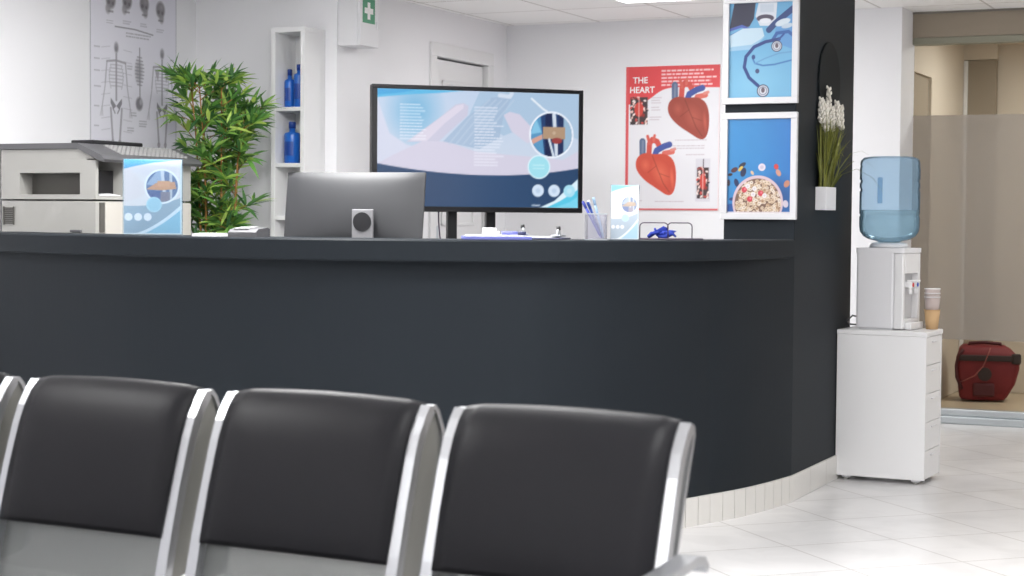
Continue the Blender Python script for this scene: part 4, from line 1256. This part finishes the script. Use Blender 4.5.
# ================================================================== POTTED PLANT behind the counter
pl = thing('potted_plant', 'leafy green bamboo-like plant between copier and white shelf', 'potted plant', R(-0.285, -2.83), 0)
mb = MB(); mb.lathe([(0.11, 0), (0.15, 0.02), (0.17, 0.3), (0.175, 0.31), (0.16, 0.31), (0.155, 0.28)], 0, 0, 32); mb.build('pot', M['white_plastic'], pl)
mb = MB(); mb.lathe([(0.154, 0.26), (0.1, 0.272), (0.02, 0.275)], 0, 0, 24); mb.build('soil', M['soil'], pl)
rn = random.Random(11)
leaves = MB()
def leaf(mb, base, d, L, w, droop=0.3, roll=None):
    d = d.normalized()
    side = d.cross(Vector((0, 0, 1)))
    if side.length < 0.05: side = Vector((1, 0, 0))
    side.normalize()
    a = roll if roll is not None else rn.uniform(-0.9, 0.9)
    up = side.cross(d)
    side = side * math.cos(a) + up * math.sin(a)
    up = side.cross(d)
    P = []
    for f, ww in ((0, 0.12), (0.18, 0.8), (0.42, 1.0), (0.7, 0.62), (1.0, 0.0)):
        c = base + d * (L * f) + Vector((0, 0, -droop * L * f * f))
        P.append((c, ww * w / 2))
    bm = mb.bm
    rows = []
    for c, hw in P:
        if hw > 0:
            rows.append([bm.verts.new(c - side * hw + up * hw * 0.35), bm.verts.new(c), bm.verts.new(c + side * hw + up * hw * 0.35)])
        else:
            rows.append([bm.verts.new(c)])
    for r0, r1 in zip(rows[:-1], rows[1:]):
        if len(r1) == 3:
            for k in (0, 1):
                f = bm.faces.new((r0[k], r0[k + 1], r1[k + 1], r1[k])); f.smooth = True; f.material_index = 0
        else:
            for k in (0, 1):
                f = bm.faces.new((r0[k], r0[k + 1], r1[0])); f.smooth = True; f.material_index = 0
tips = []
for s_i in range(7):
    an = s_i * 0.9 + 0.3
    b = Vector((0.06 * math.cos(an), 0.06 * math.sin(an), 0.27))
    lean = Vector((0.085 * math.cos(an + 0.4), 0.085 * math.sin(an + 0.4), 0))
    H = rn.uniform(1.34, 1.58)
    pts = [b + lean * f * f + Vector((0.01 * math.sin(5 * f + s_i), 0.01 * math.cos(4 * f), H * f)) for f in [k / 8 for k in range(9)]]
    mb = MB(); mb.tube(pts, [0.009 - 0.006 * k / 8 for k in range(9)], 8)
    st_o = mb.build('cane', M['stem'], pl)
    mb_tw = leaves; leaves.slot = 1
    for k in range(18):
        f = 0.40 + 0.62 * (k + rn.random() * 0.7) / 15
        f = min(f, 1.0)
        i0 = min(int(f * 8), 7)
        p0 = pts[i0].lerp(pts[i0 + 1], f * 8 - i0)
        a = rn.random() * 2 * PI
        ln = rn.uniform(0.05, 0.165) * (1.0 if f < 0.85 else 0.8)
        d = Vector((math.cos(a), math.sin(a), rn.uniform(0.25, 0.9))).normalized()
        p1 = p0 + d * ln
        leaves.tube([p0, p0.lerp(p1, 0.5) + Vector((0, 0, 0.008)), p1], [0.0028, 0.0022, 0.0014], 5)
        tips.append((p1, d)); tips.append((p0.lerp(p1, 0.55), d))
    tips.append((pts[-1], Vector((0.25 * math.cos(an), 0.25 * math.sin(an), 1.2))))
    leaves.slot = 0
for p1, d in tips:
    for k in range(rn.randint(6, 9)):
        dd = (d * rn.uniform(0.3, 1.0) + Vector((rn.uniform(-1, 1), rn.uniform(-1, 1), rn.uniform(-0.35, 0.9)))).normalized()
        leaf(leaves, p1, dd, rn.uniform(0.09, 0.155), rn.uniform(0.016, 0.025), rn.uniform(0.05, 0.35))
leaves.build('foliage', [M['leaf'], M['stem']], pl)

# ================================================================== TALL OPEN SHELF with blue bottles
sx0, sx1, sy0, sy1, SH = 0.0, 0.204, 0.0, 0.209, 2.186
sh_ = thing('shelf_unit', 'tall narrow white open shelf unit beside the plant', 'shelf unit', R(-0.206, -2.4635), -TH)
for a in ((0.0, 0.025), (0.179, 0.204)):
    mb = MB(); mb.box(a[0], a[1], 0, sy1, 0, SH - 0.0255, 0.001, 1); mb.build('side_panel', M['white_gloss'], sh_)
mb = MB(); mb.box(0, 0.204, 0, sy1, SH - 0.025, SH, 0.001, 1); mb.build('top_panel', M['white_gloss'], sh_)
mb = MB(); mb.box(0.0255, 0.1785, sy1 - 0.012, sy1, 0, SH - 0.026); mb.build('back_panel', M['white_gloss'], sh_)
for z in (0.04, 0.325, 0.61, 0.895, 1.18, 1.458, 1.751):
    mb = MB(); mb.box(0.0255, 0.1785, 0.003, sy1 - 0.0125, z, z + 0.02, 0.001, 1); mb.build('shelf', M['white_gloss'], sh_)
def bottle(label, x, y, z, r, hb, hn, hcap):
    p = R(-0.206, -2.4635) + Vector((x * CT + y * ST, -x * ST + y * CT, 0))
    t = thing('bottle', label, 'bottle', (p.x, p.y, z), -TH, 'blue bottles on the shelf')
    mb = MB(); mb.lathe([(r * 0.9, 0), (r, 0.005), (r, hb - 0.014), (r * 0.96, hb - 0.008), (r * 0.86, hb - 0.002), (r * 0.45, hb + 0.002), (r * 0.38, hb + 0.005), (r * 0.38, hb + hn)], 0, 0, 28); mb.build('flask', M['blue_bottle'], t)
    mb = MB(); mb.lathe([(r * 0.44, hb + hn), (r * 0.44, hb + hn + hcap - 0.003), (r * 0.40, hb + hn + hcap)], 0, 0, 20); mb.build('cap', M['blue_cap'], t)
    mb = MB(); mb.prism([(r * 1.008 * math.sin(q_), -r * 1.008 * math.cos(q_)) for q_ in np.linspace(-0.7, 0.7, 9)] + [(r * 1.002 * math.sin(q_), -r * 1.002 * math.cos(q_)) for q_ in np.linspace(0.7, -0.7, 9)], hb * 0.25, hb * 0.7)
    mb.build('paper_label', mat('deep_blue_label', rgb(22, 66, 150), 0.4), t)
bottle('blue bottle standing left on the upper shelf', 0.052, 0.10, 1.7715, 0.028, 0.150, 0.022, 0.032)
bottle('blue bottle standing right on the upper shelf, partly behind the side panel', 0.124, 0.075, 1.7715, 0.027, 0.178, 0.016, 0.032)
bottle('larger blue bottle alone on the shelf below', 0.078, 0.085, 1.4785, 0.043, 0.163, 0.022, 0.034)

# ================================================================== FIRST AID BOX
fa = thing('first_aid_box', 'white first aid wall box with green cross sign above the shelf', 'first aid box', R(0.0685, -2.246, 2.103), -TH)
mb = MB(); mb.box(0, 0.118, 0, 0.205, 0, 0.30, 0.005); mb.build('case', M['white_plastic'], fa)
mb = MB(); mb.box(0.1185, 0.136, 0.0, 0.205, 0, 0.30, 0.004); dr = mb.build('door', M['white_plastic'], fa)
mb = MB(); mb.box(0.1362, 0.1372, 0.025, 0.155, 0.122, 0.252); sg2 = mb.build('green_sign', M['green_sign'], dr)
mb = MB(); mb.box(0.1373, 0.1379, 0.076, 0.104, 0.142, 0.232); mb.box(0.1373, 0.1379, 0.045, 0.0759, 0.172, 0.202); mb.box(0.1373, 0.1379, 0.1041, 0.135, 0.172, 0.202); mb.build('white_cross', M['pure_white'], sg2)
mb = MB(); mb.box(0.1362, 0.144, 0.17, 0.19, 0.10, 0.14, 0.003); mb.build('latch', M['white_plastic'], dr)

# ================================================================== DARK ROUND PANEL and WALL PLANTER on the pillar
rd = MB()
ring = lambda r, x: [(x, r * math.cos(2 * PI * k / 48), r * math.sin(2 * PI * k / 48)) for k in range(48)]
rd.loft([ring(0.178, 0.0005), ring(0.18, 0.003), ring(0.18, 0.008), ring(0.176, 0.010)], True, True, False)
o = rd.build('wall_disc', mat('black_lacquer', rgb(24, 28, 30), 0.7, spec=0.15), None, R(PU1, PV0 + 0.515, 1.820), -TH)
tag(o, 'round black disc on the dark pillar side above the white flowers', 'wall disc')
wp = thing('wall_planter', 'small white wall pot of grass and white flowers on the dark pillar', 'wall planter', R(PU1 + 0.0008, -2.635, 1.246), -TH)
mb = MB()
mb.box(0, 0.048, -0.085, 0.085, 0, 0.005, 0.001, 1); mb.box(0.043, 0.048, -0.085, 0.085, 0.005, 0.102, 0.001, 1); mb.box(0, 0.005, -0.085, 0.085, 0.005, 0.102); mb.box(0.005, 0.043, -0.085, -0.08, 0.005, 0.102); mb.box(0.005, 0.043, 0.08, 0.085, 0.005, 0.102)
mb.build('pot', M['white_plastic'], wp)
mb = MB(); mb.box(0.0055, 0.0425, -0.0795, 0.079, 0.07, 0.09); mb.build('soil', M['soil'], wp)
rn = random.Random(5)
gr = MB()
def blade(mb, p, d, L, w, droop):
    bm = mb.bm
    side = Vector((rn.uniform(-1, 1), rn.uniform(-1, 1), 0)).normalized()
    rows = []
    for f in (0, 0.3, 0.6, 0.85, 1.0):
        c = p + d * (L * f) + Vector((d.x, d.y, 0)) * droop * f * f * L + Vector((0, 0, -1.1 * droop * f ** 3 * L))
        c.x = max(c.x, 0.004)
        hw = w / 2 * (1 - f * 0.85)
        rows.append((bm.verts.new(c - side * hw), bm.verts.new(c + side * hw)))
    for a, b in zip(rows[:-1], rows[1:]):
        f = bm.faces.new((a[0], a[1], b[1], b[0])); f.smooth = True; f.material_index = 0
for k in range(300):
    p = Vector((rn.uniform(0.008, 0.040), rn.uniform(-0.076, 0.076), 0.088))
    d = Vector((rn.gauss(0.05, 0.09), rn.gauss(0, 0.13), 1)).normalized()
    blade(gr, p, d, rn.uniform(0.22, 0.37), rn.uniform(0.005, 0.010), abs(rn.gauss(0.0, 0.2)))
for d, L, dr_ in (((0.34, 0.5, 1), 0.34, 0.5), ((0.30, 0.2, 1), 0.36, 0.45), ((0.42, 0.4, 1), 0.30, 0.8), ((0.25, 0.55, 1), 0.33, 0.5), ((0.36, -0.1, 1), 0.3, 0.4)):
    blade(gr, Vector((0.035, 0.03, 0.088)), Vector(d).normalized(), L, 0.008, dr_)
gr.build('grass', M['grass'], wp)
for k, (y, z0, z1, x) in enumerate(((-0.075, 0.38, 0.48, 0.018), (-0.05, 0.345, 0.46, 0.030), (-0.015, 0.36, 0.47, 0.022), (0.02, 0.37, 0.535, 0.026), (0.045, 0.35, 0.45, 0.034), (0.085, 0.375, 0.475, 0.046), (0.12, 0.36, 0.46, 0.056))):
    mb = MB(); mb.tube([(0.025, y * 0.5, 0.088), (x, y * 0.85, 0.2), (x, y, z0)], 0.0018, 6)
    st_ = mb.build('flower_stem', M['grass'], wp)
    mb = MB()
    for j in range(26):
        f = j / 25
        c = Vector((x, y, z0 + (z1 - z0) * f))
        a = j * 2.4
        L = 0.010 * (1 - 0.5 * f) + 0.003
        mb.tube([c, c + Vector((max(-x + 0.006, L * math.cos(a)), L * math.sin(a), 0.010)), c + Vector((max(-x + 0.006, 1.1 * L * math.cos(a)), 1.1 * L * math.sin(a), 0.020))], [0.004, 0.0065, 0.003], 6)
    mb.build('flower_spike', M['petal'], st_)

# ================================================================== DRAWER CABINET, WATER COOLER, BOTTLE, CUPS
CY = -math.radians(27.0)
near = Vector((1.876, 7.90, 0))
cab = thing('drawer_cabinet', 'white rolling drawer cabinet beside the dark pillar', 'cabinet', near, CY)
W1, D1 = 0.413, 0.302           # x from -W1..0, drawers face +x
mb = MB(); mb.box(-W1, -0.018, 0.0165, D1 - 0.0165, 0.022, 0.675); mb.box(-W1, 0.0, 0, 0.0165, 0.022, 0.675); mb.box(-W1, 0.0, D1 - 0.0165, D1, 0.022, 0.675); mb.build('carcass', M['white_gloss'], cab)
mb = MB(); mb.box(-W1 - 0.002, 0.004, -0.003, D1 + 0.003, 0.6755, 0.698, 0.003, 1); mb.build('top_panel', M['white_gloss'], cab)
zs = [0.024, 0.154, 0.284, 0.414, 0.544, 0.675]
for z0, z1 in zip(zs[:-1], zs[1:]):
    mb = MB(); mb.box(-0.0175, -0.001, 0.018, D1 - 0.018, z0 + 0.0015, z1 - 0.0015, 0.001, 1); d_ = mb.build('drawer', M['white_gloss'], cab)
    mb = MB(); mb.box(-0.001, 0.007, D1 / 2 - 0.04, D1 / 2 + 0.04, z1 - 0.028, z1 - 0.022, 0.002, 1); mb.build('handle', M['white_plastic'], d_)
for x in (-0.37, -0.045):
    for y in (0.035, D1 - 0.035):
        mb = MB(); mb.box(x - 0.02, x + 0.02, y - 0.012, y + 0.012, 0.010, 0.0215, 0.002, 1)
        c_ = mb.build('caster', M['white_plastic'], cab)
        mb = MB(); mb.tube([(x, y - 0.009, 0.0105), (x, y + 0.009, 0.0105)], 0.0105, 18); mb.build('wheel', M['grey_plastic'], c_)

KY = -math.radians(33.0)
wcl = thing('water_cooler', 'white countertop water cooler standing on the drawer cabinet', 'water cooler', (1.793, 8.02, 0.698), KY)
A = 0.228                        # body x from -A..0, y 0..A, taps face +x
def rrect(x0, x1, y0, y1, r, n=5):
    P = []
    for (cx, cy, a0) in ((x1 - r, y0 + r, -PI / 2), (x1 - r, y1 - r, 0), (x0 + r, y1 - r, PI / 2), (x0 + r, y0 + r, PI)):
        for k in range(n + 1):
            a = a0 + PI / 2 * k / n
            P.append((cx + r * math.cos(a), cy + r * math.sin(a)))
    return P
mb = MB()
mb.prism(rrect(-A, -0.045, 0, A, 0.012), 0.008, 0.355, 'z')
mb.prism(rrect(-A - 0.004, 0.004, -0.004, A + 0.004, 0.014), 0.355, 0.377, 'z')
mb.prism(rrect(-A + 0.01, -0.05, 0.01, A - 0.01, 0.01), 0.0, 0.008, 'z')
mb.build('housing', M['white_plastic'], wcl)
mb = MB(); mb.box(-0.045, 0.0, 0.0, 0.03, 0.004, 0.355, 0.006); mb.box(-0.045, 0.0, A - 0.03, A, 0.004, 0.355, 0.006); mb.box(-0.045, 0.0, 0.03, A - 0.03, 0.26, 0.355, 0.004); mb.box(-0.045, 0.0, 0.03, A - 0.03, 0.004, 0.05, 0.004)
mb.build('front_surround', M['white_gloss'], wcl)
mb = MB(); mb.box(-0.044, -0.030, 0.031, A - 0.031, 0.05, 0.26); mb.build('tap_panel', mat('pale_grey_panel', rgb(196, 196, 198), 0.4), wcl)
for y, m in ((0.070, 'tap_red'), (0.130, 'tap_blue')):
    mb = MB(); mb.box(-0.03, 0.022, y - 0.014, y + 0.014, 0.195, 0.222, 0.005); mb.tube([(0.010, y, 0.196), (0.010, y, 0.165)], 0.009, 14); mb.box(-0.005, 0.034, y - 0.010, y + 0.010, 0.222, 0.230, 0.003)
    tp_ = mb.build('tap', M['white_gloss'], wcl)
    mb = MB(); mb.tube([(0.022, y, 0.2085), (0.0245, y, 0.2085)], 0.010, 16)
    mb.build('temperature_mark', mat(m, rgb(206, 40, 44) if m == 'tap_red' else rgb(40, 80, 190), 0.4), tp_)
mb = MB(); mb.box(-0.0, 0.03, 0.03, A - 0.03, 0.002, 0.034, 0.006)
mb.build('drip_tray', M['white_gloss'], wcl)
mb = MB(); mb.lathe([(0.085, 0.377), (0.092, 0.384), (0.078, 0.400), (0.062, 0.402)], -A / 2, A / 2, 36); mb.build('bottle_collar', M['white_plastic'], wcl)
mb = MB(); mb.tube([(-A - 0.002, 0.15, 0.05), (-A - 0.03, 0.13, 0.045), (-A - 0.055, 0.10, 0.055), (-A - 0.07, 0.07, 0.03), (-A - 0.075, 0.12, 0.012), (-A - 0.06, 0.17, 0.008)], 0.0045, 8)
mb.build('power_cord', M['dark_plastic'], wcl)
ctr2 = Vector((1.793, 8.02, 0)) + Vector((math.cos(KY), math.sin(KY), 0)) * (-A / 2) + Vector((-math.sin(KY), math.cos(KY), 0)) * (A / 2)
wb = thing('water_bottle', 'large blue water bottle upside down on the water cooler', 'water bottle', (ctr2.x, ctr2.y, 1.1005), KY)
prof = [(0.045, 0.0), (0.060, 0.006), (0.095, 0.014), (0.120, 0.028), (0.135, 0.050), (0.139, 0.075), (0.139, 0.118), (0.135, 0.123), (0.135, 0.129), (0.139, 0.134), (0.139, 0.235), (0.1345, 0.241), (0.1345, 0.248), (0.139, 0.254), (0.139, 0.275), (0.1345, 0.281), (0.1345, 0.288), (0.139, 0.294), (0.139, 0.345), (0.136, 0.352), (0.136, 0.357), (0.138, 0.362), (0.135, 0.380), (0.122, 0.394), (0.090, 0.399), (0.02, 0.394)]
mb = MB(); mb.lathe(prof, 0, 0, 48); mb.build('shell', M['bluewater'], wb)
mb = MB(); mb.lathe([(0.042, 0.002), (0.058, 0.009), (0.093, 0.017), (0.117, 0.031), (0.132, 0.052), (0.1355, 0.076), (0.1355, 0.117), (0.132, 0.122), (0.132, 0.130), (0.1355, 0.135), (0.1355, 0.150), (0.1345, 0.1505)], 0, 0, 48); mb.build('water', M['water'], wb)
mb = MB(); mb.box(-0.012, 0.012, -0.130, -0.120, 0.18, 0.30, 0.004); mb.build('grip', M['bluewater'], wb)
# cups
cl_ = near + Vector((math.cos(CY), math.sin(CY), 0)) * -0.036 + Vector((-math.sin(CY), math.cos(CY), 0)) * 0.25
def cup(label, z, r0, r1, h, m, rimm, group):
    t = thing('paper_cup', label, 'cup', (cl_.x, cl_.y, z), 0, group)
    mb = MB(); mb.lathe([(r0 - 0.001, 0.0), (r0, 0.0), (r1, h), (r1 - 0.0015, h), (r0 - 0.0015, 0.004), (0.002, 0.004)], 0, 0, 36); mb.build('wall', m, t)
    rg = [(r1 + 0.0016 * math.cos(2 * PI * k / 8) + 0.0, h + 0.0016 * math.sin(2 * PI * k / 8)) for k in range(8)]
    mb = MB(); rings = []
    for k in range(37):
        a = 2 * PI * k / 36
        rings.append([(r * math.cos(a), r * math.sin(a), z_) for r, z_ in rg])
    mb.loft(rings, True, False, True); mb.build('rim', rimm, t)
cup('brown kraft paper cup at the bottom of the cup stack', 0.6985, 0.027, 0.0365, 0.090, M['kraft'], M['kraft'], 'stacked cups on the cabinet')
cup('pinkish white cup standing just above the brown cup in the stack', 0.6985 + 0.062, 0.0285, 0.036, 0.088, M['cup_white'], M['paper'], 'stacked cups on the cabinet')
cup('pinkish white cup in the middle of the cup stack', 0.6985 + 0.080, 0.0285, 0.036, 0.088, M['cup_white'], M['paper'], 'stacked cups on the cabinet')
cup('pinkish white cup at the top of the cup stack', 0.6985 + 0.100, 0.0285, 0.036, 0.088, M['cup_white'], M['paper'], 'stacked cups on the cabinet')

# ================================================================== RED BAG behind the glass
rb = thing('equipment_bag', 'dark red bag with black straps on the floor behind the glass', 'bag', R(2.785, 1.72, 0), -math.radians(14))
mb = MB()
rings = []
for z, w, d, x in ((0.008, 0.27, 0.20, -0.03), (0.03, 0.31, 0.225, -0.028), (0.12, 0.37, 0.25, -0.008), (0.22, 0.405, 0.26, 0.0), (0.28, 0.41, 0.26, 0.0), (0.31, 0.38, 0.25, -0.005), (0.35, 0.33, 0.22, -0.02), (0.372, 0.27, 0.17, -0.03)):
    rings.append([(x + px, py, z) for px, py in rrect(-w / 2, w / 2, -d / 2, d / 2, 0.03, 3)])
mb.loft(rings, True, True, True); mb.build('body', M['red'], rb)
mb = MB(); mb.box(-0.19, 0.205, -0.139, -0.120, 0.272, 0.312, 0.006); mb.box(0.15, 0.212, -0.142, -0.1, 0.255, 0.325, 0.012); mb.build('top_strap', M['strap'], rb)
mb = MB(); mb.tube([(-0.13, -0.05, 0.355), (-0.12, -0.05, 0.385), (-0.02, -0.05, 0.392), (0.08, -0.05, 0.385), (0.09, -0.05, 0.355)], 0.011, 10); mb.build('carry_handle', M['red_dark'], rb)
mb = MB(); mb.box(-0.095, 0.045, -0.140, -0.115, 0.035, 0.125, 0.012); mb.build('front_pocket', M['red_dark'], rb)
mb = MB(); mb.tube([(-0.02, -0.142, 0.185), (-0.02, -0.125, 0.185)], 0.045, 24); mb.build('round_emblem', M['strap'], rb)
mb = MB(); mb.tube([(0.015, -0.1245, 0.362), (0.0, -0.137, 0.32), (-0.03, -0.148, 0.24), (-0.085, -0.146, 0.175), (-0.15, -0.140, 0.140), (-0.185, -0.12, 0.128)], 0.0038, 8); mb.build('hose', mat('pale_red_cord', rgb(150, 84, 78), 0.5), rb)
mb = MB(); mb.tube([(-0.16, -0.13, 0.35), (-0.19, -0.135, 0.31), (-0.205, -0.12, 0.24), (-0.2, -0.12, 0.16), (-0.165, -0.125, 0.08)], 0.011, 8); mb.build('side_strap', M['red_dark'], rb)

# ================================================================== FILL LIGHT added out of view
for (u, v, p) in FILL_LAMPS + [(4.1, -1.8, 3)]:
    ceiling_or_fill_light(u, v, 'added square white fill light panel, unseen above the picture', p, 'added fill light panels above the picture')
for (u, v, p) in ((3.2, 1.2, 1.5), (4.0, 1.25, 7), (6.2, 1.2, 20)):  # warm fill lamps added to brighten the beige room
    ceiling_or_fill_light(u, v, 'added square warm fill light panel in the room behind the glass', p, 'added fill light panels behind the glass', (1, 0.955, 0.885))
w = bpy.data.worlds.new('world'); S.world = w; w.use_nodes = True
w.node_tree.nodes['Background'].inputs['Color'].default_value = (0.8, 0.85, 0.9, 1)
w.node_tree.nodes['Background'].inputs['Strength'].default_value = 0.3
